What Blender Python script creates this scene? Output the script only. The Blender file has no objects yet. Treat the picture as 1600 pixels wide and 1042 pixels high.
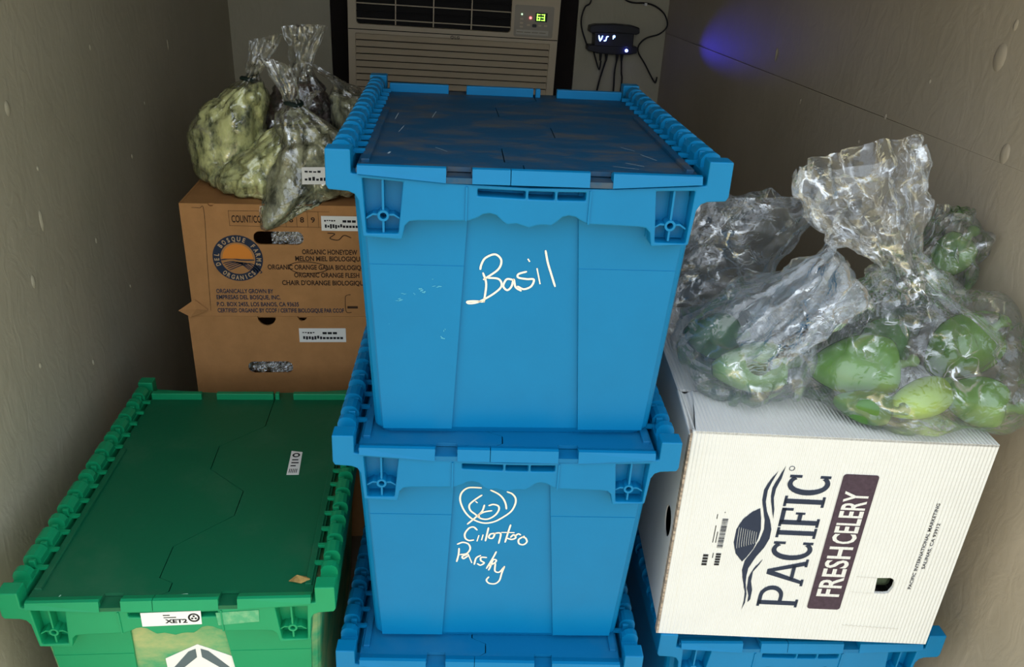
import bpy, bmesh, math, random
import numpy as np
from mathutils import Vector, Matrix, noise

random.seed(7)
S = bpy.context.scene
C = S.collection
PI = math.pi

# ------------------------------------------------------------------ camera
f_px = 1264.2
yaw, pitch, roll = 0.1283, 0.4513, 0.0561
fwd = Vector((math.sin(yaw)*math.cos(pitch), math.cos(yaw)*math.cos(pitch), -math.sin(pitch)))
rt = Vector((math.cos(yaw), -math.sin(yaw), 0))
up = rt.cross(fwd)
r2 = rt*math.cos(roll) + up*math.sin(roll)
u2 = up*math.cos(roll) - rt*math.sin(roll)
cd = bpy.data.cameras.new('camera')
cam = bpy.data.objects.new('camera', cd); C.objects.link(cam)
cd.sensor_width = 36.0; cd.lens = f_px/1600*36.0; cd.clip_start = 0.02
cam.matrix_world = Matrix((( r2.x, u2.x, -fwd.x, 0), (r2.y, u2.y, -fwd.y, 0), (r2.z, u2.z, -fwd.z, 0), (0, 0, 0, 1)))
S.camera = cam

# ------------------------------------------------------------------ light and exposure
S.view_settings.view_transform = 'Standard'; S.view_settings.look = 'None'
S.view_settings.gamma = 1.0; S.view_settings.use_curve_mapping = False
S.view_settings.exposure = 0.36
wd = bpy.data.worlds.new('World'); S.world = wd; wd.use_nodes = True
bgn = wd.node_tree.nodes['Background']
bgn.inputs['Color'].default_value = (0.82, 0.91, 1.0, 1); bgn.inputs['Strength'].default_value = 1.8
sl = bpy.data.lights.new('sun', 'SUN'); sl.energy = 5.6; sl.color = (1.0, 0.93, 0.80); sl.angle = 0.01
so = bpy.data.objects.new('sun', sl); C.objects.link(so)
so.rotation_euler = Vector((-0.50, -0.05, -0.86)).to_track_quat('-Z', 'Y').to_euler()
S.cycles.transparent_max_bounces = 24
S.cycles.max_bounces = 10

# ------------------------------------------------------------------ materials
MATS = {}
def mat(name, col, rough=0.5, spec=0.4, var=0.0, vscale=8.0, bump=0.0, bscale=60.0, bdist=0.002, metal=0.0, col2=None, m2=(0.45, 0.7), emit=None, es=0.0, detail=6, sheen=0, stretch=None):
    if name in MATS: return MATS[name]
    m = bpy.data.materials.new(name); m.use_nodes = True
    nt = m.node_tree; N = nt.nodes; L = nt.links
    p = N['Principled BSDF']
    p.inputs['Base Color'].default_value = (*col, 1); p.inputs['Roughness'].default_value = rough
    p.inputs['Specular IOR Level'].default_value = spec; p.inputs['Metallic'].default_value = metal
    tc = N.new('ShaderNodeTexCoord')
    src = tc.outputs['Object']
    if stretch:
        mp = N.new('ShaderNodeMapping'); mp.inputs['Scale'].default_value = stretch
        L.new(src, mp.inputs['Vector']); src = mp.outputs['Vector']
    c_out = None
    if var > 0 or col2 is not None:
        n = N.new('ShaderNodeTexNoise'); n.inputs['Scale'].default_value = vscale; n.inputs['Detail'].default_value = detail
        n.inputs['Roughness'].default_value = 0.65
        L.new(src, n.inputs['Vector'])
        r = N.new('ShaderNodeValToRGB'); L.new(n.outputs['Fac'], r.inputs['Fac'])
        if col2 is not None:
            r.color_ramp.elements[0].position = m2[0]; r.color_ramp.elements[1].position = m2[1]
            r.color_ramp.elements[0].color = (*col, 1); r.color_ramp.elements[1].color = (*col2, 1)
        else:
            r.color_ramp.elements[0].position = 0.3; r.color_ramp.elements[1].position = 0.7
            r.color_ramp.elements[0].color = (*[c*(1-var) for c in col], 1); r.color_ramp.elements[1].color = (*[min(1, c*(1+var)) for c in col], 1)
        L.new(r.outputs['Color'], p.inputs['Base Color'])
    if bump > 0:
        b = N.new('ShaderNodeTexNoise'); b.inputs['Scale'].default_value = bscale; b.inputs['Detail'].default_value = 5
        L.new(src, b.inputs['Vector'])
        bp = N.new('ShaderNodeBump'); bp.inputs['Strength'].default_value = bump; bp.inputs['Distance'].default_value = bdist
        L.new(b.outputs['Fac'], bp.inputs['Height']); L.new(bp.outputs['Normal'], p.inputs['Normal'])
    if emit:
        p.inputs['Emission Color'].default_value = (*emit, 1); p.inputs['Emission Strength'].default_value = es
    MATS[name] = m
    return m

def film_mat(name, tint=(0.95, 0.96, 0.97), gloss=0.2, haze=0.12, rough=0.12, hazecol=(0.85, 0.88, 0.92), bs=20.0, bstr=0.75):
    if name in MATS: return MATS[name]
    m = bpy.data.materials.new(name); m.use_nodes = True
    nt = m.node_tree; N = nt.nodes; L = nt.links
    N.remove(N['Principled BSDF']); out = N['Material Output']
    tc = N.new('ShaderNodeTexCoord')
    v = N.new('ShaderNodeTexVoronoi'); v.feature = 'DISTANCE_TO_EDGE'; v.inputs['Scale'].default_value = bs
    nz = N.new('ShaderNodeTexNoise'); nz.inputs['Scale'].default_value = 14.0; nz.inputs['Detail'].default_value = 4
    L.new(tc.outputs['Object'], nz.inputs['Vector'])
    mx = N.new('ShaderNodeVectorMath'); mx.operation = 'MULTIPLY_ADD'
    L.new(nz.outputs['Color'], mx.inputs[0]); mx.inputs[1].default_value = (0.09, 0.09, 0.09); L.new(tc.outputs['Object'], mx.inputs[2])
    L.new(mx.outputs[0], v.inputs['Vector'])
    bp = N.new('ShaderNodeBump'); bp.inputs['Strength'].default_value = bstr; bp.inputs['Distance'].default_value = 0.006
    v2 = N.new('ShaderNodeTexVoronoi'); v2.feature = 'DISTANCE_TO_EDGE'; v2.inputs['Scale'].default_value = bs*2.9
    L.new(mx.outputs[0], v2.inputs['Vector'])
    hm = N.new('ShaderNodeMath'); hm.operation = 'MULTIPLY_ADD'; L.new(v2.outputs['Distance'], hm.inputs[0]); hm.inputs[1].default_value = 0.38; L.new(v.outputs['Distance'], hm.inputs[2])
    L.new(hm.outputs[0], bp.inputs['Height'])
    tr = N.new('ShaderNodeBsdfTransparent'); tr.inputs['Color'].default_value = (*tint, 1)
    gl = N.new('ShaderNodeBsdfGlossy'); gl.inputs['Roughness'].default_value = rough; gl.inputs['Color'].default_value = (1, 1, 1, 1)
    L.new(bp.outputs['Normal'], gl.inputs['Normal'])
    df = N.new('ShaderNodeBsdfDiffuse'); df.inputs['Color'].default_value = (*hazecol, 1)
    tl = N.new('ShaderNodeBsdfTranslucent'); tl.inputs['Color'].default_value = (*hazecol, 1)
    dm = N.new('ShaderNodeMixShader'); dm.inputs[0].default_value = 0.4; L.new(df.outputs[0], dm.inputs[1]); L.new(tl.outputs[0], dm.inputs[2])
    # creases of the film are whitened and glint more than the flats between them
    cr = N.new('ShaderNodeMapRange'); L.new(v.outputs['Distance'], cr.inputs['Value'])
    cr.inputs['From Min'].default_value = 0.0; cr.inputs['From Max'].default_value = 0.09; cr.inputs['To Min'].default_value = 1.0; cr.inputs['To Max'].default_value = 0.0
    nm = N.new('ShaderNodeMapRange'); L.new(nz.outputs['Fac'], nm.inputs['Value']); nm.inputs['From Min'].default_value = 0.48; nm.inputs['From Max'].default_value = 0.66
    cm = N.new('ShaderNodeMath'); cm.operation = 'MULTIPLY'; L.new(cr.outputs[0], cm.inputs[0]); L.new(nm.outputs[0], cm.inputs[1])
    hz = N.new('ShaderNodeMath'); hz.operation = 'MULTIPLY_ADD'; L.new(cm.outputs[0], hz.inputs[0]); hz.inputs[1].default_value = 0.25; hz.inputs[2].default_value = haze
    m1 = N.new('ShaderNodeMixShader'); L.new(hz.outputs[0], m1.inputs[0]); L.new(tr.outputs[0], m1.inputs[1]); L.new(dm.outputs[0], m1.inputs[2])
    fr = N.new('ShaderNodeFresnel'); fr.inputs['IOR'].default_value = 1.4; L.new(bp.outputs['Normal'], fr.inputs['Normal'])
    g2 = N.new('ShaderNodeMath'); g2.operation = 'MULTIPLY_ADD'; L.new(cm.outputs[0], g2.inputs[0]); g2.inputs[1].default_value = 0.45; g2.inputs[2].default_value = gloss
    ad = N.new('ShaderNodeMath'); ad.operation = 'MULTIPLY_ADD'; ad.use_clamp = True; L.new(fr.outputs[0], ad.inputs[0]); ad.inputs[1].default_value = 0.6; L.new(g2.outputs[0], ad.inputs[2])
    m2 = N.new('ShaderNodeMixShader'); L.new(ad.outputs[0], m2.inputs[0]); L.new(m1.outputs[0], m2.inputs[1]); L.new(gl.outputs[0], m2.inputs[2])
    L.new(m2.outputs[0], out.inputs['Surface'])
    MATS[name] = m
    return m

BLUE = mat('blue_plastic', (0.0004, 0.150, 0.335), 0.38, 0.22, var=0.06, vscale=5, bump=0.05, bscale=180)
BLUETOP = mat('blue_plastic_lid', (0.001, 0.125, 0.29), 0.45, 0.22, col2=(0.02, 0.14, 0.28), m2=(0.5, 0.8), vscale=7, bump=0.1, bscale=120)
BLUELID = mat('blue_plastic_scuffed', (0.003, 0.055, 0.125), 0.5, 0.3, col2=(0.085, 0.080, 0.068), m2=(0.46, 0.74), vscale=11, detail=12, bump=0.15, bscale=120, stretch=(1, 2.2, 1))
GREEN = mat('green_plastic', (0.005, 0.25, 0.10), 0.38, 0.3, var=0.08, vscale=5, bump=0.05, bscale=180)
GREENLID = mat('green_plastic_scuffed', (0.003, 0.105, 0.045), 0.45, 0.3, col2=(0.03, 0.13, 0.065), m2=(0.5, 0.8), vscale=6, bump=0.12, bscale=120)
GREENGLARE = mat('green_plastic_glare', (0.02, 0.30, 0.13), 0.5, 0.35, col2=(0.42, 0.43, 0.18), m2=(0.38, 0.72), vscale=9, bump=0.1, bscale=90, stretch=(1, 1, 1.6))  # yellow patches put the outdoor glare on the tote front into the colour
KRAFT = mat('kraft_cardboard', (0.42, 0.205, 0.078), 0.85, 0.15, var=0.12, vscale=14, bump=0.12, bscale=200)
KRAFTIN = mat('kraft_cardboard_inside', (0.22, 0.13, 0.07), 0.9, 0.1, var=0.12, vscale=14)
NAVY = mat('navy_print', (0.022, 0.03, 0.055), 0.7, 0.2, var=0.1, vscale=40)
BLACKP = mat('black_print', (0.018, 0.017, 0.02), 0.7, 0.2)
ORANGE = mat('orange_print', (0.72, 0.24, 0.035), 0.7, 0.2)
CREAM = mat('cream_print', (0.50, 0.34, 0.19), 0.8, 0.2)
PAPER = mat('white_paper', (0.78, 0.76, 0.72), 0.6, 0.3)
MARKER = mat('cream_paint_marker', (0.92, 0.77, 0.62), 0.6, 0.3)
SCUFF = mat('pale_scuff', (0.07, 0.34, 0.50), 0.7, 0.2)
BLACK = mat('black_plastic', (0.012, 0.011, 0.013), 0.4, 0.4)
CABLE = mat('black_rubber', (0.008, 0.007, 0.008), 0.55, 0.3)
ACBEIGE = mat('beige_plastic', (0.56, 0.46, 0.32), 0.5, 0.35, var=0.04)
ACDARK = mat('dark_vent', (0.012, 0.010, 0.009), 0.7, 0.2)
DARKWOOD = mat('dark_frame_wood', (0.012, 0.007, 0.005), 0.7, 0.2, var=0.2, vscale=20)
FILM = film_mat('clear_film', gloss=0.035, haze=0.065, rough=0.05, hazecol=(0.80, 0.86, 0.95), bs=25.0)
FILMW = film_mat('gathered_clear_film', gloss=0.045, haze=0.12, rough=0.05, hazecol=(0.80, 0.86, 0.95), bs=25.0)
FILMG = film_mat('dull_clear_film', gloss=0.07, haze=0.06, rough=0.14, hazecol=(0.75, 0.74, 0.62))
LEAFY = mat('leafy_yellow_green', (0.035, 0.05, 0.014), 0.6, 0.3, col2=(0.70, 0.70, 0.32), m2=(0.34, 0.56), vscale=42, bump=0.7, bscale=30, bdist=0.012, stretch=(1, 1, .5))
LEAFY2 = mat('leafy_grey_green', (0.03, 0.035, 0.016), 0.6, 0.3, col2=(0.46, 0.45, 0.28), m2=(0.36, 0.60), vscale=42, bump=0.7, bscale=30, bdist=0.012, stretch=(1, 1, .5))
LEAFY3 = mat('purple_leafy', (0.02, 0.012, 0.012), 0.6, 0.3, col2=(0.14, 0.08, 0.08), m2=(0.40, 0.66), vscale=34, bump=0.9, bscale=50, bdist=0.01)
STEM = mat('pepper_stem', (0.13, 0.22, 0.06), 0.6, 0.3, var=0.2, vscale=30)

def corrugated_white():
    m = mat('white_corrugated', (0.68, 0.67, 0.645), 0.65, 0.25, var=0.03, vscale=10)
    nt = m.node_tree; N = nt.nodes; L = nt.links; p = N['Principled BSDF']
    tc = N.new('ShaderNodeTexCoord'); w = N.new('ShaderNodeTexWave'); w.wave_type = 'BANDS'; w.bands_direction = 'X'
    w.inputs['Scale'].default_value = 54.0; w.inputs['Distortion'].default_value = 0.3
    L.new(tc.outputs['Object'], w.inputs['Vector'])
    b = N.new('ShaderNodeBump'); b.inputs['Strength'].default_value = 0.9; b.inputs['Distance'].default_value = 0.0014
    L.new(w.outputs['Fac'], b.inputs['Height']); L.new(b.outputs['Normal'], p.inputs['Normal'])
    return m
WHITEBOX = corrugated_white()

def wall_mat(name, col, col2):
    m = mat(name, col, 0.55, 0.35, col2=col2, m2=(0.35, 0.7), vscale=2.2)
    nt = m.node_tree; N = nt.nodes; L = nt.links; p = N['Principled BSDF']
    tc = N.new('ShaderNodeTexCoord')
    a = N.new('ShaderNodeTexNoise'); a.inputs['Scale'].default_value = 26; a.inputs['Detail'].default_value = 8; a.inputs['Distortion'].default_value = 1.4
    mp = N.new('ShaderNodeMapping'); mp.inputs['Scale'].default_value = (1, 1, 0.55)
    L.new(tc.outputs['Object'], mp.inputs[0]); L.new(mp.outputs[0], a.inputs['Vector'])
    b = N.new('ShaderNodeBump'); b.inputs['Strength'].default_value = 0.30; b.inputs['Distance'].default_value = 0.005
    L.new(a.outputs['Fac'], b.inputs['Height']); L.new(b.outputs['Normal'], p.inputs['Normal'])
    return m
WALLM = wall_mat('painted_plywood', (0.37, 0.31, 0.225), (0.44, 0.37, 0.28))
WALLL = wall_mat('painted_plywood_grey', (0.38, 0.345, 0.25), (0.45, 0.41, 0.305))
FLOORM = mat('plywood_floor', (0.22, 0.19, 0.15), 0.8, 0.2, var=0.2, vscale=6)

# ------------------------------------------------------------------ mesh helpers
def link(name, me, m, parent=None, smooth=False):
    o = bpy.data.objects.new(name, me); C.objects.link(o)
    if m is not None and not me.materials: me.materials.append(m)
    if parent is not None: o.parent = parent
    if smooth:
        me.polygons.foreach_set('use_smooth', [True]*len(me.polygons))
    return o
def pydata(name, v, f, m, parent=None, smooth=False, fix=True):
    me = bpy.data.meshes.new(name); me.from_pydata([tuple(a) for a in v], [], [tuple(a) for a in f])
    if fix:
        bm = bmesh.new(); bm.from_mesh(me); bmesh.ops.recalc_face_normals(bm, faces=bm.faces); bm.to_mesh(me); bm.free()
    me.update()
    return link(name, me, m, parent, smooth)
def bm_obj(name, bm, m, parent=None, smooth=False):
    bmesh.ops.recalc_face_normals(bm, faces=bm.faces)
    me = bpy.data.meshes.new(name); bm.to_mesh(me); bm.free()
    return link(name, me, m, parent, smooth)
def add_box(bm, x0, x1, y0, y1, z0, z1, bev=0.0):
    r = bmesh.ops.create_cube(bm, size=1.0)
    for v in r['verts']:
        v.co = Vector((x0+(v.co.x+.5)*(x1-x0), y0+(v.co.y+.5)*(y1-y0), z0+(v.co.z+.5)*(z1-z0)))
    if bev > 0:
        ed = list({e for v in r['verts'] for e in v.link_edges})
        bmesh.ops.bevel(bm, geom=ed, offset=bev, segments=2, affect='EDGES', profile=0.5)
def box(name, x0, x1, y0, y1, z0, z1, m, parent=None, bev=0.0):
    bm = bmesh.new(); add_box(bm, x0, x1, y0, y1, z0, z1, bev)
    return bm_obj(name, bm, m, parent)
def add_plate(bm, outer, holes, fn, t):
    """outline (2D) with holes, swept by thickness t; fn(a, b, d) gives the 3D point at depth d (0 front, t back)."""
    tmp = bmesh.new(); loops = []
    for lp in [outer]+list(holes):
        vs = [tmp.verts.new((p[0], p[1], 0)) for p in lp]
        for i in range(len(vs)): tmp.edges.new((vs[i], vs[(i+1) % len(vs)]))
        loops.append(lp)
    bmesh.ops.triangle_fill(tmp, use_beauty=True, use_dissolve=False, edges=tmp.edges[:])
    tmp.verts.index_update()
    F = [bm.verts.new(fn(v.co.x, v.co.y, 0)) for v in tmp.verts]
    B = [bm.verts.new(fn(v.co.x, v.co.y, t)) for v in tmp.verts]
    for fc in tmp.faces:
        ids = [v.index for v in fc.verts]
        bm.faces.new([F[i] for i in ids]); bm.faces.new([B[i] for i in reversed(ids)])
    k = 0
    for lp in loops:
        n = len(lp)
        for i in range(n):
            a, b = k+i, k+(i+1) % n
            bm.faces.new((F[a], F[b], B[b], B[a]))
        k += n
    tmp.free()
def plate(name, outer, holes, fn, t, m, parent=None):
    bm = bmesh.new(); add_plate(bm, outer, holes, fn, t)
    return bm_obj(name, bm, m, parent)
def spline(pts, n=6):
    P = [Vector(p) for p in pts]
    if len(P) < 3: return P
    out = []
    for i in range(len(P)-1):
        p0 = P[max(i-1, 0)]; p1 = P[i]; p2 = P[i+1]; p3 = P[min(i+2, len(P)-1)]
        for k in range(n):
            t = k/n
            out.append(0.5*((2*p1)+(p2-p0)*t+(2*p0-5*p1+4*p2-p3)*t*t+(3*p1-p0-3*p2+p3)*t**3))
    out.append(P[-1]); return out
def add_ribbon(bm, pts, w, fn, n=6):
    q = spline(pts, n)
    tot = len(q); L = []; R = []
    for i, p in enumerate(q):
        d = (q[min(i+1, tot-1)]-q[max(i-1, 0)])
        if d.length < 1e-9: d = Vector((1, 0))
        d.normalize(); nr = Vector((-d.y, d.x))
        e = w*(0.65 if i in (0, tot-1) else 1.0)
        if i == 0: p = p-d*w*0.6
        if i == tot-1: p = p+d*w*0.6
        a = p+nr*e*.5; b = p-nr*e*.5
        L.append(bm.verts.new(fn(a.x, a.y))); R.append(bm.verts.new(fn(b.x, b.y)))
    for i in range(tot-1): bm.faces.new((L[i], L[i+1], R[i+1], R[i]))
def add_poly(bm, pts, fn):
    tmp = bmesh.new(); vs = [tmp.verts.new((p[0], p[1], 0)) for p in pts]
    for i in range(len(vs)): tmp.edges.new((vs[i], vs[(i+1) % len(vs)]))
    bmesh.ops.triangle_fill(tmp, use_beauty=True, edges=tmp.edges[:])
    tmp.verts.index_update()
    F = [bm.verts.new(fn(v.co.x, v.co.y)) for v in tmp.verts]
    for fc in tmp.faces: bm.faces.new([F[v.index] for v in fc.verts])
    tmp.free()
def flat_obj(name, bm, m, parent=None):
    me = bpy.data.meshes.new(name); bm.to_mesh(me); bm.free()
    return link(name, me, m, parent)
def tube(name, pts, r, m, parent=None, n=8, sp=6, smooth=True):
    q = spline(pts, sp); v = []; f = []
    prev = None
    for i, p in enumerate(q):
        d = (q[min(i+1, len(q)-1)]-q[max(i-1, 0)]).normalized()
        a = Vector((0, 0, 1)) if prev is None else prev
        a = a-d*a.dot(d)
        if a.length < 1e-4: a = Vector((1, 0, 0))-d*d.x
        a.normalize(); prev = a; b = d.cross(a)
        rr = r(i/(len(q)-1)) if callable(r) else r
        for k in range(n):
            t = 2*PI*k/n; v.append(p+(a*math.cos(t)+b*math.sin(t))*rr)
    for i in range(len(q)-1):
        for k in range(n): f.append((i*n+k, i*n+(k+1) % n, (i+1)*n+(k+1) % n, (i+1)*n+k))
    f.append(tuple(range(n))); f.append(tuple(range((len(q)-1)*n, len(q)*n)))
    return pydata(name, v, f, m, parent, smooth)
_tc = {}
def text_geo(s, bold=0.0):
    """unit-height text as (verts2d, faces): cap height 1, starting at x=0"""
    key = (s, bold)
    if key in _tc: return _tc[key]
    cu = bpy.data.curves.new('t', 'FONT'); cu.body = s; cu.resolution_u = 3; cu.offset = bold
    o = bpy.data.objects.new('t', cu); C.objects.link(o)
    dg = bpy.context.evaluated_depsgraph_get()
    me = bpy.data.meshes.new_from_object(o.evaluated_get(dg))
    V = [(v.co.x, v.co.y) for v in me.vertices]; F = [tuple(p.vertices) for p in me.polygons]
    bpy.data.objects.remove(o); bpy.data.curves.remove(cu); bpy.data.meshes.remove(me)
    x0 = min(a[0] for a in V); x1 = max(a[0] for a in V)
    ch = 0.729
    V = [((a-x0), b/ch) for a, b in V]
    _tc[key] = (V, F, x1-x0)
    return _tc[key]
def add_text(bm, s, x, y, h, w, fn, bold=0.0, slant=0.0):
    """text with cap height h, total width w, baseline start (x, y) mapped by fn"""
    V, F, tw = text_geo(s, bold)
    vs = [bm.verts.new(fn(x+a*w/tw+slant*b*h, y+b*h)) for a, b in V]
    for f in F:
        try: bm.faces.new([vs[i] for i in f])
        except ValueError: pass
def thing(name, label, cat, loc=(0, 0, 0), rz=0.0, group=None):
    o = bpy.data.objects.new(name, None); C.objects.link(o)
    o.location = loc; o.rotation_euler = (0, 0, rz); o.empty_display_size = 0.05
    o['label'] = label; o['category'] = cat
    if group: o['group'] = group
    return o
def tag(o, label, cat, group=None):
    o['label'] = label; o['category'] = cat
    if group: o['group'] = group
    return o
def struct(o): o['kind'] = 'structure'; return o
def rrect(x0, x1, y0, y1, r, n=5):
    p = []
    for cx, cy, a0 in ((x1-r, y1-r, 0), (x0+r, y1-r, PI/2), (x0+r, y0+r, PI), (x1-r, y0+r, 3*PI/2)):
        for k in range(n+1):
            a = a0+PI/2*k/n; p.append((cx+r*math.cos(a), cy+r*math.sin(a)))
    return p
def circ(cx, cy, r, n=24): return [(cx+r*math.cos(2*PI*k/n), cy+r*math.sin(2*PI*k/n)) for k in range(n)]

# ------------------------------------------------------------------ the trailer shell
XL, XR, YB, ZF, ZC, Y0 = -0.6944, 0.9656, 3.2925, -1.4622, 0.40, 0.76
T = 0.06
floor = struct(box('floor', XL-T, XR+T, Y0, YB+T, ZF-T, ZF, FLOORM))
ceil = struct(box('ceiling', XL-T, XR+T, Y0, YB+T, ZC, ZC+T, mat('dull_ceiling_paint', (0.20, 0.16, 0.12), 0.6, 0.3)))
wl = struct(box('wall_left', XL-T, XL, Y0, YB+T, ZF, ZC, WALLL))
wr = struct(box('wall_right', XR+0.004, XR+T, Y0, YB+T, ZF, ZC, WALLM))
# right wall is faced with two sheets that leave a joint open toward the back
zs = -0.292
fx = lambda a, b, d: (XR+d, a, b)
plate('wall_panel', [(Y0, zs), (1.36, zs), (YB, zs+0.0035), (YB, ZC), (Y0, ZC)], [], fx, 0.006, WALLM, wr)
plate('wall_panel', [(Y0, ZF), (YB, ZF), (YB, zs-0.0035), (1.36, zs-0.0002), (Y0, zs-0.0002)], [], fx, 0.006, WALLM, wr)
# back wall with the opening for the air conditioner
AX0, AX1, AZ0, AZ1 = -0.327, 0.611, -0.72, 0.02
fy = lambda a, b, d: (a, YB+d, b)
bmw = bmesh.new()
add_plate(bmw, [(XL, ZF), (XR, ZF), (XR, ZC), (XL, ZC)], [[(AX0, AZ0), (AX0, AZ1), (AX1, AZ1), (AX1, AZ0)]], fy, T)
wb = struct(bm_obj('wall_back', bmw, WALLL))
# dark timber lining of that opening
tr = bmesh.new()
add_plate(tr, [(AX0, AZ0), (AX1, AZ0), (AX1, AZ1), (AX0, AZ1)], [[(-0.262, -0.66), (-0.262, -0.03), (0.52, -0.03), (0.52, -0.66)]], lambda a, b, d: (a, YB+0.012+d, b), 0.09)
add_box(tr, -0.262, 0.52, YB+0.09, YB+0.10, -0.66, -0.03)
struct(bm_obj('trim_1', tr, DARKWOOD))
# paint blisters, drips and knots standing proud of the walls
def blister(parent, X, sgn, y, z, ry, rz, h, m):
    v = [(X+sgn*h, y, z)]; f = []; n = 14
    for j, (rr, hh) in enumerate(((0.45, 0.85), (0.8, 0.4), (1.0, -0.1))):
        for k in range(n):
            a = 2*PI*k/n; v.append((X+sgn*h*hh, y+ry*rr*math.cos(a), z+rz*rr*math.sin(a)))
    for k in range(n): f.append((0, 1+k, 1+(k+1) % n))
    for j in range(2):
        for k in range(n): f.append((1+j*n+k, 1+(j+1)*n+k, 1+(j+1)*n+(k+1) % n, 1+j*n+(k+1) % n))
    return pydata('paint_blister', v, f, m, parent, True)
for y, z, ry, rz, h in ((1.325, -0.134, .016, .024, .0035), (1.31, -0.082, .006, .010, .002), (1.243, -0.276, .012, .018, .003), (2.22, -0.242, .008, .02, .003),
                        (2.02, -0.33, .005, .008, .002), (1.62, -0.29, .005, .007, .002), (1.7, -0.36, .004, .005, .002), (1.30, -0.42, .004, .006, .002), (1.15, -0.62, .005, .008, .002), (1.5, -0.2, .004, .005, .0015), (1.12, -0.2, .006, .006, .002)):
    blister(wr, XR, -1, y, z, ry, rz, h, WALLM)
for y, z, ry, rz, h in ((1.486, -0.300, .010, .014, .003), (1.522, -0.511, .008, .022, .003), (1.443, -0.600, .008, .014, .003), (2.468, -0.309, .006, .016, .003), (1.9, -0.25, .006, .007, .002),
                        (2.05, -0.52, .005, .006, .002), (1.75, -0.63, .006, .007, .002), (1.55, -0.42, .004, .005, .002), (1.554, -1.21, .007, .007, .003), (2.047, -1.30, .006, .010, .002), (1.62, -0.86, .005, .007, .002), (1.9, -0.8, .004, .005, .002), (2.2, -0.42, .004, .005, .002), (1.4, -0.75, .005, .006, .002)):
    blister(wl, XL, 1, y, z, ry, rz, h, WALLL)
# sunlit ground in front of the open door
GROUND = mat('dry_ground', (0.36, 0.31, 0.17), 0.9, 0.1, var=0.2, vscale=1.0)
struct(pydata('ground', [(-30, -40, ZF-0.5), (30, -40, ZF-0.5), (30, 6, ZF-0.5), (-30, 6, ZF-0.5)], [(0, 1, 2, 3)], GROUND))

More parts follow.
